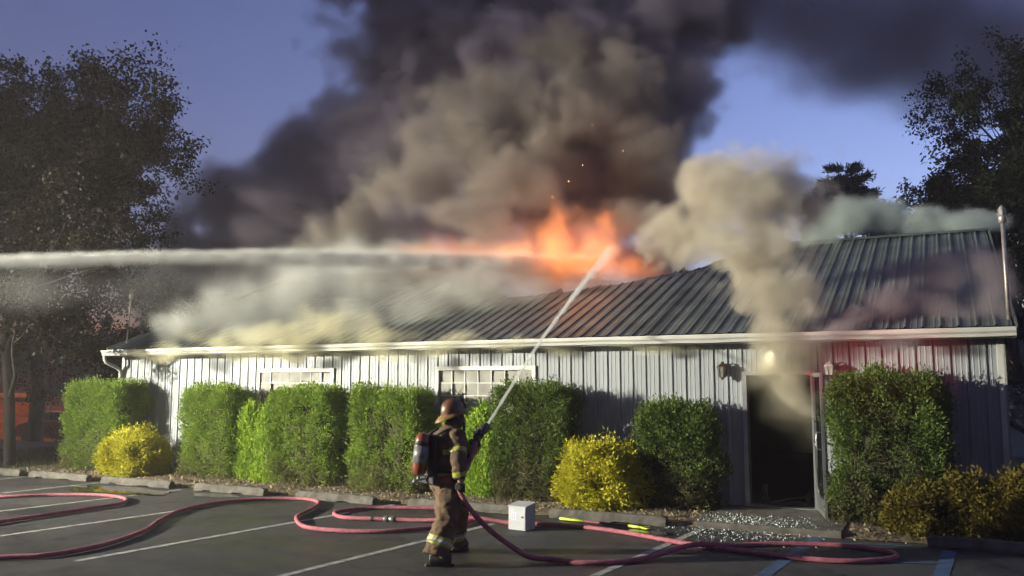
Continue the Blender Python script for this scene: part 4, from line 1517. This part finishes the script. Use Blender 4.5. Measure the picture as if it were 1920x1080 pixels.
# air pack: cylinder, backplate, straps, valve
bc = J['chest'] - Fd * .325 + Vector((-.035, -.03, -.085))
ax = Vector((.10, .02, 1)).normalized()
TT = Matrix.Translation(bc) @ ax.to_track_quat('Z', 'Y').to_matrix().to_4x4()
tk = MB().lathe([(.001, -.235), (.05, -.225), (.078, -.19), (.086, -.15), (.086, .15), (.078, .20), (.05, .24), (.001, .25)], 20, TT).build('air_tank', m_tank, ff, True)
MB().lathe([(.0875, -.09), (.0875, .10)], 20, TT).build('label_wrap', m_label, tk, True)
MB().lathe([(.091, .11), (.091, .15)], 20, TT).build('tank_strap', m_blk, tk, True)
vb = bc - ax * .235
MB().tube([vb, vb - ax * .06], .02, 8).tube([vb - ax * .05, vb - ax * .05 - Fd * .06 + Vector((0, 0, -.01))], [.016, .024], 8).tube([vb - ax * .05, vb - ax * .02 + Fd * .16, vb + Fd * .2 + Vector((0, 0, .05))], .013, 6).build('valve', m_alu, tk, True)
bp2 = bc + Fd * .115
bpm = Matrix.Translation(bp2) @ Matrix.Rotation(FA, 4, 'Z')
MB().box(-.02, .02, -.13, .13, -.30, .22, bpm).box(-.05, .03, -.16, .16, -.33, -.24, bpm).build('backplate', m_blk, ff, bevel=.01)
for sg in (-1, 1):
    a0 = J['chest'] + Rv * sg * .10
    MB().tube([bp2 + Rv * sg * .09 + Vector((0, 0, .2)), a0 - Fd * .10 + Vector((0, 0, .185)), a0 + Fd * .03 + Vector((0, 0, .20)), a0 + Fd * .17 + Vector((0, 0, .08)), a0 + Fd * .20 - Vector((0, 0, .12)), a0 + Fd * .12 - Vector((0, 0, .30))],
              .026, 8, squash=.5).build('shoulder_strap', m_blk, ff, True)
wb = [J['belly'] + Vector((0, 0, -.07)) + (Fd * math.cos(a) + Rv * math.sin(a)) * .24 for a in np.linspace(0, 2 * math.pi, 25)]
MB().tube(wb, .022, 6, squash=1.0).build('waist_belt', m_blk, ff, True)
# ================================================================ lamps of the place
# portable floodlight mast standing out in the lot to the left (lights the whole scene)
LT = Vector((-27.0, 8.0, 0))
lt = thing('floodlight_mast', 'portable tripod mast with twin floodlight heads out in the lot', 'floodlight', LT, 0)
MB().tube([(0, 0, .3), (0, 0, 6.2)], [.05, .03], 8).build('mast', m_alu, lt, True)
for q in range(3):
    a = q * 2.094 + .3
    MB().tube([(0, 0, 1.3), (1.1 * math.cos(a), 1.1 * math.sin(a), .02)], .02, 6).build('leg', m_alu, lt)
m_flood = emis('floodlight lens', (1, .95, .82), 40)
for sg in (-1, 1):
    hd = MB().box(-.1, .12, sg * .32 - .17, sg * .32 + .17, 6.1, 6.4).build('lamp_head', m_blk, lt, bevel=.02)
    MB().box(.122, .13, sg * .32 - .15, sg * .32 + .15, 6.12, 6.38).build('lens', m_flood, hd)
fl = bpy.data.lights.new('floodlight', 'SPOT')
fl.energy = 104000
fl.color = (1.0, 0.955, 0.77)
fl.spot_size = R(54)
fl.spot_blend = 1.0
fl.shadow_soft_size = 0.3
flo = bpy.data.objects.new('floodlight', fl)
COL.objects.link(flo)
flo.parent = lt
flo.location = (.35, 0, 6.25)
aim = Vector((-2.0, 16.2, 1.6))
flo.rotation_euler = (aim - (LT + flo.location)).to_track_quat('-Z', 'Y').to_euler()

# red emergency beacon on a stand back in the lot
wb2 = thing('warning_beacon', 'red rotating warning beacon on a slim stand back in the lot', 'beacon', (-4.5, -6.0, 0), 0)
MB().tube([(0, 0, 0), (0, 0, 2.5)], .02, 8).lathe([(.25, .0), (.25, .02), (.03, .05)], 14).build('stand', m_blk, wb2, True)
MB().lathe([(.07, 2.5), (.08, 2.52), (.075, 2.63), (.04, 2.67)], 14).build('dome', emis('red beacon lens', (1, .03, .02), 6), wb2, True)
rl = bpy.data.lights.new('beacon', 'SPOT')
rl.energy = 5200
rl.color = (1.0, .04, .07)
rl.spot_size = R(7.5)
rl.spot_blend = 1.0
rl.shadow_soft_size = .05
rlo = bpy.data.objects.new('beacon_light', rl)
COL.objects.link(rlo)
rlo.parent = wb2
rlo.location = (.1, .1, 2.58)
rlo.rotation_euler = (W(2.0, 0, 2.62) - Vector((-4.4, -5.9, 2.58))).to_track_quat('-Z', 'Y').to_euler()

# twin-head security lamp above the door, lit
sec = thing('security_lamp', 'lit twin-head security lamp under the eave above the doorway', 'lamp', W(0.53, -0.03, 2.56), TH)
MB().box(-.06, .06, -.05, .0, -.03, .07).build('base', m_lanw, sec, bevel=.01)
m_bulb = emis('lit lamp lens', (1.0, .98, .75), 2.5)
for sg in (-1, 1):
    T = Matrix.Translation((sg * .11, -.10, .01)) @ Matrix.Rotation(R(55), 4, 'X')
    hd = MB().lathe([(.02, .06), (.045, .05), (.062, -.03), (.064, -.05)], 14, T).build('head', m_lanw, sec, True)
    MB().lathe([(.001, -.052), (.055, -.054), (.055, -.058), (.001, -.060)], 14, T).build('lens', m_bulb, hd)
    MB().tube([(0, -.03, .02), (sg * .09, -.07, .04)], .014, 6).build('arm', m_lanw, sec)
sp = bpy.data.lights.new('security lamp', 'SPOT')
sp.energy = 34
sp.color = (1.0, .95, .68)
sp.spot_size = R(64)
sp.spot_blend = .8
sp.shadow_soft_size = .06
spo = bpy.data.objects.new('security_lamp_light', sp)
COL.objects.link(spo)
spo.parent = sec
spo.location = (0, -.24, -.06)
spo.rotation_euler = (W(-.05, -1.85, 0) - W(.53, -.27, 2.5)).to_track_quat('-Z', 'Y').to_euler()
spo.rotation_euler.z -= TH

# ================================================================ smoke, steam, flame, water spray: real volumes
def field_tree(name, blobs, lo, hi, vox, warp, wscale, amp, nscale, edge, smooth, mtl, billow=0.0, fine=0.0):
    g = bpy.data.node_groups.new(name, 'GeometryNodeTree')
    g.interface.new_socket('Geometry', in_out='INPUT', socket_type='NodeSocketGeometry')
    g.interface.new_socket('Geometry', in_out='OUTPUT', socket_type='NodeSocketGeometry')
    N = g.nodes.new
    L = g.links.new
    go = N('NodeGroupOutput')
    pos = N('GeometryNodeInputPosition').outputs[0]

    def vm(op, a, b2=None, sc=None):
        n = N('ShaderNodeVectorMath')
        n.operation = op
        for i, x in enumerate((a, b2)):
            if x is None:
                continue
            if isinstance(x, (tuple, list, Vector)):
                n.inputs[i].default_value = x
            else:
                L(x, n.inputs[i])
        if sc is not None:
            n.inputs['Scale'].default_value = sc
        return n.outputs['Value'] if op in ('LENGTH', 'DOT_PRODUCT') else n.outputs[0]

    def mt(op, a, b2=None, c=None):
        n = N('ShaderNodeMath')
        n.operation = op
        for i, x in enumerate((a, b2, c)):
            if x is None:
                continue
            if isinstance(x, (int, float)):
                n.inputs[i].default_value = x
            else:
                L(x, n.inputs[i])
        return n.outputs[0]

    def noise(scale, det, vec=None, rough=.5):
        n = N('ShaderNodeTexNoise')
        n.inputs['Scale'].default_value = scale
        n.inputs['Detail'].default_value = det
        n.inputs['Roughness'].default_value = rough
        L(vec if vec is not None else pos, n.inputs['Vector'])
        return n
    w = vm('SUBTRACT', noise(wscale, 3).outputs['Color'], (.5, .5, .5))
    wp = vm('ADD', pos, vm('SCALE', w, sc=warp * 2))
    f = None
    for (x, y, z, rx, ry, rz) in blobs:
        d = vm('MULTIPLY', vm('SUBTRACT', wp, (x, y, z)), (1 / rx, 1 / ry, 1 / rz))
        v = mt('SUBTRACT', 1.0, vm('LENGTH', d))
        f = v if f is None else mt('SMOOTH_MAX', f, v, smooth)
    n1 = noise(nscale, 5, wp, .55).outputs['Fac']
    val = mt('MULTIPLY_ADD', mt('SUBTRACT', n1, .5), amp * 2, f)
    if billow:
        vo = N('ShaderNodeTexVoronoi')
        vo.feature = 'F1'
        vo.inputs['Scale'].default_value = nscale * 1.1
        if 'Detail' in vo.inputs:
            vo.inputs['Detail'].default_value = 1.5
        L(wp, vo.inputs['Vector'])
        val = mt('MULTIPLY_ADD', mt('SUBTRACT', .45, vo.outputs['Distance']), billow, val)
    if fine:
        val = mt('MULTIPLY_ADD', mt('SUBTRACT', noise(nscale * 3.1, 4, wp, .6).outputs['Fac'], .5), fine * 2, val)
    r = N('ShaderNodeMapRange')
    r.interpolation_type = 'SMOOTHSTEP'
    r.inputs['From Min'].default_value = 0
    r.inputs['From Max'].default_value = edge
    L(val, r.inputs['Value'])
    vc = N('GeometryNodeVolumeCube')
    L(r.outputs[0], vc.inputs['Density'])
    vc.inputs['Min'].default_value = lo
    vc.inputs['Max'].default_value = hi
    for ax, a, b2 in zip('XYZ', lo, hi):
        vc.inputs['Resolution ' + ax].default_value = max(8, int((b2 - a) / vox))
    sm = N('GeometryNodeSetMaterial')
    sm.inputs['Material'].default_value = mtl
    L(vc.outputs[0], sm.inputs[0])
    L(sm.outputs[0], go.inputs[0])
    return g


def volmat(name, col, dens, aniso=0.0, emit=None, estr=0.0, absorb=None):
    m = bpy.data.materials.new(name)
    m.use_nodes = True
    nt = m.node_tree
    for n in list(nt.nodes):
        if n.type == 'BSDF_PRINCIPLED':
            nt.nodes.remove(n)
    v = nt.nodes.new('ShaderNodeVolumePrincipled')
    v.inputs['Color'].default_value = (*col, 1)
    v.inputs['Density'].default_value = dens
    v.inputs['Anisotropy'].default_value = aniso
    if absorb:
        v.inputs['Absorption Color'].default_value = (*absorb, 1)
    if emit:
        at = nt.nodes.new('ShaderNodeAttribute')
        at.attribute_name = 'density'
        ml = nt.nodes.new('ShaderNodeMath')
        ml.operation = 'MULTIPLY'
        ml.inputs[1].default_value = estr
        nt.links.new(at.outputs['Fac'], ml.inputs[0])
        nt.links.new(ml.outputs[0], v.inputs['Emission Strength'])
        v.inputs['Emission Color'].default_value = (*emit, 1)
    nt.links.new(v.outputs[0], nt.nodes['Material Output'].inputs['Volume'])
    return m


def smoke(name, label, cat, blobs, mtl, vox=.16, warp=.5, wscale=.5, amp=.35, nscale=.7, edge=.5, smooth=.2, pad=.9, floor=None, billow=0.0, fine=0.0):
    b = np.array(blobs)
    lo = (b[:, :3] - b[:, 3:] * 1.0).min(0) - pad
    hi = (b[:, :3] + b[:, 3:] * 1.0).max(0) + pad
    if floor is not None:
        lo[2] = max(lo[2], floor)
    bm = bmesh.new()
    for q in blobs:
        M4 = Matrix.Translation(q[:3]) @ Matrix.Diagonal((*q[3:], 1))
        bmesh.ops.create_icosphere(bm, subdivisions=2, radius=1, matrix=M4)
    me = bpy.data.meshes.new(name)
    bm.to_mesh(me)
    bm.free()
    o = link(name, me, mtl)
    md = o.modifiers.new('density', 'NODES')
    md.node_group = field_tree(name, blobs, tuple(lo), tuple(hi), vox, warp, wscale, amp, nscale, edge, smooth, mtl, billow, fine)
    tag(o, label, cat)
    kind(o, 'stuff')
    return o
BLOBS = {
    'dark': [
        (0.58, 23.0, 6.17, 3.74, 2.8, 2.01),
        (-0.88, 23.0, 7.66, 4.03, 3, 2.73),
        (2.55, 23.5, 7.78, 3.38, 3, 3.08),
        (-2.98, 23.5, 6.72, 3.97, 2.6, 2.06),
        (-6.22, 24.5, 6.76, 3.67, 2.6, 2.3),
        (-8.27, 25.0, 7.5, 2.03, 2.2, 1.88),
        (-8.37, 25.0, 5.73, 2.34, 2.2, 2.03),
        (-5.75, 25.0, 8.32, 2.66, 2.2, 1.72),
        (-3.39, 24.0, 9.16, 3.0, 2.7, 2.7),
        (0.93, 24.0, 9.96, 4.5, 3.2, 3.0),
        (-2.7, 24.5, 11.93, 3.83, 3.2, 3.22),
        (3.87, 24.0, 10.28, 3.0, 3, 3.15),
        (0.65, 25.0, 13.15, 5.94, 3.2, 3.28),
        (4.57, 25.0, 13.32, 3.44, 3, 2.5),
        (-4.18, 25.5, 14.59, 2.55, 2.7, 2.55),
        (6.16, 25.5, 13.72, 2.39, 2.6, 1.75),
        (3.72, 24.5, 5.82, 2.3, 2, 1.23),
        (5.08, 25.0, 7.02, 1.41, 1.8, 1.25),
        (-10.19, 27.0, 5.0, 2.53, 2.2, 1.86),
        (-8.0, 26.5, 4.95, 2.32, 2, 1.49),
        (-10.6, 27.0, 6.72, 1.01, 1.4, 1.18),
    ],
    'band': [
        (7.81, 26.0, 13.95, 3.9, 3, 1.79),
        (10.96, 28.0, 14.67, 4.9, 3, 2.98),
        (14.83, 30.0, 14.76, 5.62, 3, 3.56),
        (18.64, 30.5, 14.77, 5.72, 3, 3.81),
        (12.77, 29.0, 13.16, 3.99, 2.4, 1.99),
        (16.68, 30.0, 12.95, 4.88, 2.4, 2.06),
    ],
    'core': [
        (0.92, 18.2, 5.01, 0.51, 0.4, 0.63),
        (1.84, 18.2, 4.83, 0.63, 0.4, 0.51),
        (0.0, 18.2, 4.72, 0.8, 0.35, 0.32),
        (2.51, 18.1, 4.42, 0.45, 0.3, 0.28),
        (1.36, 18.0, 4.46, 1.01, 0.35, 0.32),
        (0.99, 18.3, 5.5, 0.16, 0.2, 0.34),
        (2.03, 18.3, 5.38, 0.21, 0.2, 0.34),
    ],
    'lit': [
        (0.0, 19.5, 6.8, 1.71, 1.5, 1.58),
        (-1.41, 20.0, 7.97, 1.62, 1.5, 1.5),
        (-2.42, 20.0, 6.66, 1.62, 1.3, 1.12),
        (-0.72, 19.0, 5.81, 1.19, 1.0, 0.83),
        (1.18, 20.5, 8.12, 2.18, 1.6, 1.79),
        (-0.14, 21.0, 9.38, 1.97, 1.4, 1.44),
        (3.15, 20.5, 7.45, 1.67, 1.4, 1.67),
        (2.57, 21.0, 9.24, 1.84, 1.4, 1.57),
        (1.72, 22.0, 11.06, 2.06, 1.4, 1.24),
        (3.37, 19.0, 5.45, 0.95, 0.8, 0.83),
        (2.72, 19.5, 5.91, 1.22, 1, 0.85),
        (-4.15, 20.5, 5.59, 1.92, 1, 0.77),
    ],
    'door': [
        (4.22, 13.2, 2.02, 0.62, 0.4, 0.66),
        (4.1, 13.0, 2.63, 0.75, 0.5, 0.73),
        (4.0, 13.0, 3.28, 0.98, 0.7, 0.77),
        (3.75, 13.2, 3.97, 1.36, 0.9, 0.95),
        (3.89, 13.6, 4.82, 1.53, 1.1, 1.1),
        (4.44, 13.8, 5.13, 1.16, 1.0, 0.91),
        (2.83, 14.2, 4.44, 1.02, 0.8, 0.84),
        (3.44, 14.2, 5.4, 0.84, 0.8, 0.71),
        (3.97, 13.3, 2.23, 0.62, 0.3, 0.42),
    ],
    'dway': [
        (4.34, 13.45, 1.82, 0.59, 0.35, 0.71),
        (4.01, 13.45, 2.11, 0.59, 0.35, 0.42),
        (4.58, 13.6, 1.36, 0.38, 0.4, 0.68),
        (4.19, 13.2, 2.23, 0.74, 0.35, 0.45),
    ],
    'glow': [
        (0.48, 18.8, 4.93, 3.06, 0.9, 1.06),
        (2.26, 18.8, 4.93, 1.53, 0.8, 1.18),
        (-1.67, 18.9, 4.82, 1.77, 0.7, 0.65),
    ],
    'steam': [
        (-2.21, 17.6, 3.68, 1.98, 0.8, 0.99),
        (-0.67, 17.8, 3.92, 2.34, 0.9, 0.95),
        (-3.42, 17.6, 3.4, 1.87, 0.6, 0.83),
        (-4.85, 18.4, 3.81, 2.3, 0.9, 0.98),
        (0.7, 18.6, 4.36, 1.98, 0.8, 0.81),
        (-3.11, 19.0, 4.54, 3.33, 1.0, 0.89),
        (-5.75, 18.0, 3.44, 1.8, 0.7, 0.73),
        (1.93, 18.0, 4.12, 1.46, 0.6, 0.67),
        (-1.24, 19.6, 4.74, 3.19, 1.0, 0.86),
        (2.18, 18.2, 4.54, 0.68, 0.5, 0.57),
        (-7.29, 18.8, 3.26, 1.29, 0.5, 0.47),
    ],
    'eave': [
        (-3.43, 16.6, 3.06, 1.14, 0.4, 0.57),
        (-4.43, 16.9, 2.87, 1.16, 0.4, 0.4),
        (-5.65, 17.4, 2.84, 1.2, 0.35, 0.33),
        (-7.37, 18.4, 2.75, 0.46, 0.3, 0.21),
        (-2.53, 16.2, 2.83, 0.81, 0.35, 0.34),
        (-1.07, 15.6, 2.76, 0.97, 0.35, 0.21),
        (0.37, 15.0, 2.68, 1.41, 0.3, 0.17),
        (-7.19, 18.3, 2.64, 1.37, 0.25, 0.14),
        (-4.37, 17.1, 2.53, 2.03, 0.25, 0.17),
        (-1.98, 15.9, 2.49, 1.19, 0.25, 0.12),
        (2.53, 14.0, 2.59, 1.4, 0.22, 0.11),
    ],
    'right': [
        (5.66, 12.7, 3.13, 0.6, 0.4, 0.4),
        (6.38, 12.4, 3.07, 0.54, 0.4, 0.35),
        (6.89, 12.2, 3.09, 0.38, 0.35, 0.38),
        (6.54, 13.3, 3.73, 0.91, 0.5, 0.5),
        (5.13, 12.8, 2.94, 0.48, 0.35, 0.24),
        (7.31, 12.9, 3.6, 0.48, 0.5, 0.65),
        (5.64, 12.2, 2.59, 1.45, 0.25, 0.14),
        (4.65, 12.6, 2.67, 0.71, 0.3, 0.28),
    ],
    'ridge': [
        (7.28, 18.5, 5.59, 0.87, 0.7, 0.55),
        (8.11, 18.5, 5.71, 0.81, 0.7, 0.49),
        (9.01, 18.2, 5.48, 0.97, 0.6, 0.36),
        (9.82, 17.8, 5.37, 0.89, 0.6, 0.31),
        (6.64, 18.4, 5.28, 0.69, 0.6, 0.52),
    ],
    'flame': [
        (0.93, 18.4, 4.98, 1.38, 0.6, 0.69),
        (1.86, 18.4, 5.1, 0.98, 0.6, 0.8),
        (-0.12, 18.4, 4.87, 1.49, 0.6, 0.55),
        (2.64, 18.2, 4.49, 1.02, 0.5, 0.48),
        (1.48, 18.1, 4.47, 1.81, 0.6, 0.54),
        (-1.53, 18.6, 4.84, 1.63, 0.5, 0.37),
        (0.94, 18.5, 5.53, 0.4, 0.4, 0.64),
        (2.11, 18.5, 5.59, 0.46, 0.4, 0.46),
    ],
    'mist': [
        (-9.27, 16.2, 3.8, 2.02, 0.6, 0.61),
        (-6.97, 16.8, 3.82, 2.31, 0.6, 0.68),
        (-4.38, 17.4, 4.05, 2.61, 0.7, 0.65),
        (-1.81, 18.0, 4.23, 2.25, 0.6, 0.51),
    ],
    'stream': [
        (-10.9, 14.9, 4.06, 0.58, 0.1995, 0.18),
        (-10.52, 15.04, 4.1, 0.58, 0.2005752, 0.18),
        (-10.12, 15.17, 4.13, 0.59, 0.2016504, 0.18),
        (-9.72, 15.31, 4.17, 0.59, 0.20272560000000003, 0.18),
        (-9.31, 15.44, 4.2, 0.6, 0.20380080000000003, 0.19),
        (-8.89, 15.58, 4.23, 0.6, 0.20487600000000003, 0.19),
        (-8.46, 15.72, 4.26, 0.61, 0.2059512, 0.19),
        (-8.02, 15.85, 4.3, 0.61, 0.2070264, 0.2),
        (-7.57, 15.99, 4.33, 0.62, 0.2081016, 0.2),
        (-7.12, 16.12, 4.36, 0.62, 0.20917680000000002, 0.2),
        (-6.65, 16.26, 4.38, 0.63, 0.21126000000000003, 0.2),
        (-6.18, 16.4, 4.41, 0.64, 0.21663600000000002, 0.21),
        (-5.69, 16.53, 4.44, 0.64, 0.22201200000000004, 0.22),
        (-5.2, 16.67, 4.46, 0.65, 0.227388, 0.23),
        (-4.7, 16.8, 4.48, 0.65, 0.232764, 0.23),
        (-4.19, 16.94, 4.49, 0.66, 0.23814000000000002, 0.24),
        (-3.67, 17.08, 4.5, 0.66, 0.243516, 0.25),
        (-3.15, 17.21, 4.5, 0.67, 0.24889200000000003, 0.25),
        (-2.61, 17.35, 4.51, 0.67, 0.2567747368421053, 0.27),
        (-2.07, 17.48, 4.51, 0.68, 0.2680926315789474, 0.28),
        (-1.51, 17.62, 4.51, 0.68, 0.2794105263157895, 0.29),
        (-0.95, 17.76, 4.51, 0.69, 0.2907284210526316, 0.31),
        (-0.38, 17.89, 4.51, 0.69, 0.3020463157894737, 0.32),
        (0.2, 18.03, 4.51, 0.7, 0.3133642105263158, 0.34),
        (0.79, 18.16, 4.5, 0.7, 0.32468210526315794, 0.35),
        (1.38, 18.3, 4.5, 0.71, 0.336, 0.37),
    ],
}
# soot, lit smoke, steam
V_dark = volmat('soot smoke', (.52, .46, .54), 2.1)
V_band = volmat('drifting grey smoke', (.58, .53, .58), 1.0)
V_lit = volmat('thick beige smoke', (.46, .405, .36), 1.7, .1)
V_door = volmat('door smoke', (.86, .79, .66), 3.6, .1)
V_steam = volmat('steam', (.95, .96, .90), 2.5, .2)
V_eave = volmat('yellowish eave smoke', (.95, .90, .64), 3.4, .1)
V_right = volmat('pinkish smoke', (.50, .43, .45), 3.2)
V_ridge = volmat('pale ridge smoke', (.72, .80, .76), 4.0)
V_dway = volmat('thin door smoke', (.84, .78, .62), 1.5, .1)
V_glow = volmat('self-glowing smoke', (.6, .45, .38), .35, 0, (1.0, .22, .09), .16)  # smoke given its own faint emission in place of scattered firelight
V_flame = volmat('flame', (.8, .5, .35), .5, 0, (1.0, .24, .065), .55)
smoke('smoke_column', 'huge dark sooty smoke column rising and drifting over the building', 'smoke', BLOBS['dark'], V_dark, .14, 1.2, .3, .42, .55, .38, billow=.55, pad=1.2, fine=.26)
smoke('smoke_drift', 'grey smoke drifting off across the sky beyond the doorway end of the roof', 'smoke', BLOBS['band'], V_band, .22, 1.4, .28, .4, .5, 1.0, pad=1.2, fine=.12)
smoke('lit_smoke', 'beige floodlit smoke boiling up over the flames', 'smoke', BLOBS['lit'], V_lit, .10, .8, .5, .5, .9, .42, billow=.6, fine=.3)
smoke('door_smoke', 'thick tan smoke pouring from the doorway and billowing above the eave', 'smoke', BLOBS['door'], V_door, .05, .3, 1.0, .36, 1.4, .45, billow=.6, pad=.45, fine=.26)
smoke('steam_cloud', 'white steam rolling across the wet roof', 'steam', BLOBS['steam'], V_steam, .09, .5, .7, .32, 1.1, .9, pad=.6, billow=.3, fine=.22)
smoke('eave_smoke', 'pale yellowish smoke leaking out along the gutter', 'smoke', BLOBS['eave'], V_eave, .06, .35, 1.4, .65, 2.0, .8, pad=.3, fine=.25, billow=.2)
smoke('roof_smoke', 'dim pinkish smoke seeping over the lower roof beyond the doorway', 'smoke', BLOBS['right'], V_right, .06, .35, 1.2, .6, 1.8, .7, pad=.3, fine=.25, billow=.3)
smoke('ridge_smoke', 'pale smoke trailing behind the ridge by the corner mast', 'smoke', BLOBS['ridge'], V_ridge, .08, .3, 1.0, .45, 1.4, .5, pad=.4, fine=.2, billow=.3)
smoke('flames', 'orange flames breaking through the burnt ridge', 'fire', BLOBS['flame'], V_flame, .06, .45, 1.1, .6, 1.5, 1.0, pad=.5, fine=.35)
smoke('doorway_smoke', 'thin tan smoke hanging in the top of the doorway', 'smoke', BLOBS['dway'], V_dway, .055, .2, 1.3, .45, 1.8, .9, pad=.25, fine=.2)
smoke('fire_glow_smoke', 'salmon self-glowing smoke spread around the flames', 'smoke', BLOBS['glow'], V_glow, .12, .6, .7, .5, 1.0, .9, pad=.6, fine=.2)
V_core = volmat('flame core', (.8, .5, .35), .3, 0, (1.0, .30, .065), 1.5)
smoke('flame_tongues', 'brighter orange tongues of flame at the heart of the fire', 'fire', BLOBS['core'], V_core, .045, .28, 2.2, .55, 2.6, .8, pad=.35, fine=.4)
V_mist = volmat('drifting spray', (.9, .9, .88), .18, .2)
smoke('spray_mist', 'thin spray drifting down below the level water stream', 'mist', BLOBS['mist'], V_mist, .14, .4, .6, .5, .8, .9, pad=.5)
V_ms = volmat('master stream', (.98, .98, .93), 10.0, .1)
smoke('master_stream', 'broad white master stream of water shot level across the roof into the flames', 'water', BLOBS['stream'], V_ms, .045, .05, 2.0, .18, 1.2, .95, .3, pad=.12, fine=.12)
fp = bpy.data.lights.new('fire glow', 'POINT')
fp.energy = 170
fp.color = (1.0, .30, .08)
fp.shadow_soft_size = .9
fpo = bpy.data.objects.new('fire_glow', fp)
COL.objects.link(fpo)
fpo.location = (1.2, 18.6, 4.9)
HAZE = 0.002
# ---------------------------------------------------------------- water: hose stream and master stream
def jet(name, label, path, radii, m, seed, parent=None, part=None, n=14, wob=.12):
    r = np.random.default_rng(seed)
    p = catmull(path, 14)
    k = len(p)
    mb = MB()
    rr = np.interp(np.linspace(0, 1, k), np.linspace(0, 1, len(radii)), radii)
    rr = rr * (1 + wob * r.normal(0, 1, k))
    mb.tube(p, list(rr), n)
    me = mb.mesh(name)
    for v in me.vertices:
        v.co += Vector(r.normal(0, 1, 3)) * rr[min(v.index // n, k - 1)] * .10
    bm = bmesh.new()
    bm.from_mesh(me)
    bmesh.ops.recalc_face_normals(bm, faces=bm.faces)
    bm.to_mesh(me)
    bm.free()
    return link(part or name, me, m, parent, True)


W_core = volmat('water stream', (.97, .98, .96), 11, .2)
W_mist = volmat('water mist', (.95, .96, .93), 1.9, .2)
end = Vector((2.20, 18.3, 4.86))
mid = NTIP.lerp(end, .5) + Vector((0, 0, .16))
js = thing('hose_stream', 'thin straight water stream shooting from the nozzle to the burning roof', 'water', tuple(NTIP))
off = NTIP
P3 = [NTIP - off, NTIP.lerp(mid, .5) + Vector((0, 0, .06)) - off, mid - off, mid.lerp(end, .5) + Vector((0, 0, .05)) - off, end - off]
P3c = P3[:4]
jet('core', '', P3c, [.018, .020, .025, .030, .034, .020], W_core, 1, js)
jet('mist', '', P3, [.021, .028, .04, .06, .09, .13], W_mist, 2, js, wob=.18)

# ---------------------------------------------------------------- smoky evening air over the whole place
hz = MB().box(-75, 75, -30, 118, -3.4, 24).build('haze')
hm = volmat('haze', (.86, .80, .78), HAZE, .2)
hz.data.materials.append(hm)
kind(hz, 'stuff')
tag(hz, 'thin smoky evening haze hanging over the lot', 'haze')

# stray embers over the fire
r = np.random.default_rng(5)
bm = bmesh.new()
for q in ((1.95, 20.1, 8.2), (1.3, 19.2, 6.6), (0.9, 18.6, 6.1), (1.6, 18.9, 6.9), (2.6, 19.5, 7.4)):
    bmesh.ops.create_icosphere(bm, subdivisions=1, radius=float(r.uniform(.006, .010)), matrix=Matrix.Translation(q) @ Matrix.Diagonal((1, 1, 1.8, 1)))
me = bpy.data.meshes.new('embers')
bm.to_mesh(me)
bm.free()
kind(tag(link('embers', me, emis('ember glow', (1, .45, .15), 6)), 'few glowing embers drifting up out of the flames', 'ember'), 'stuff')
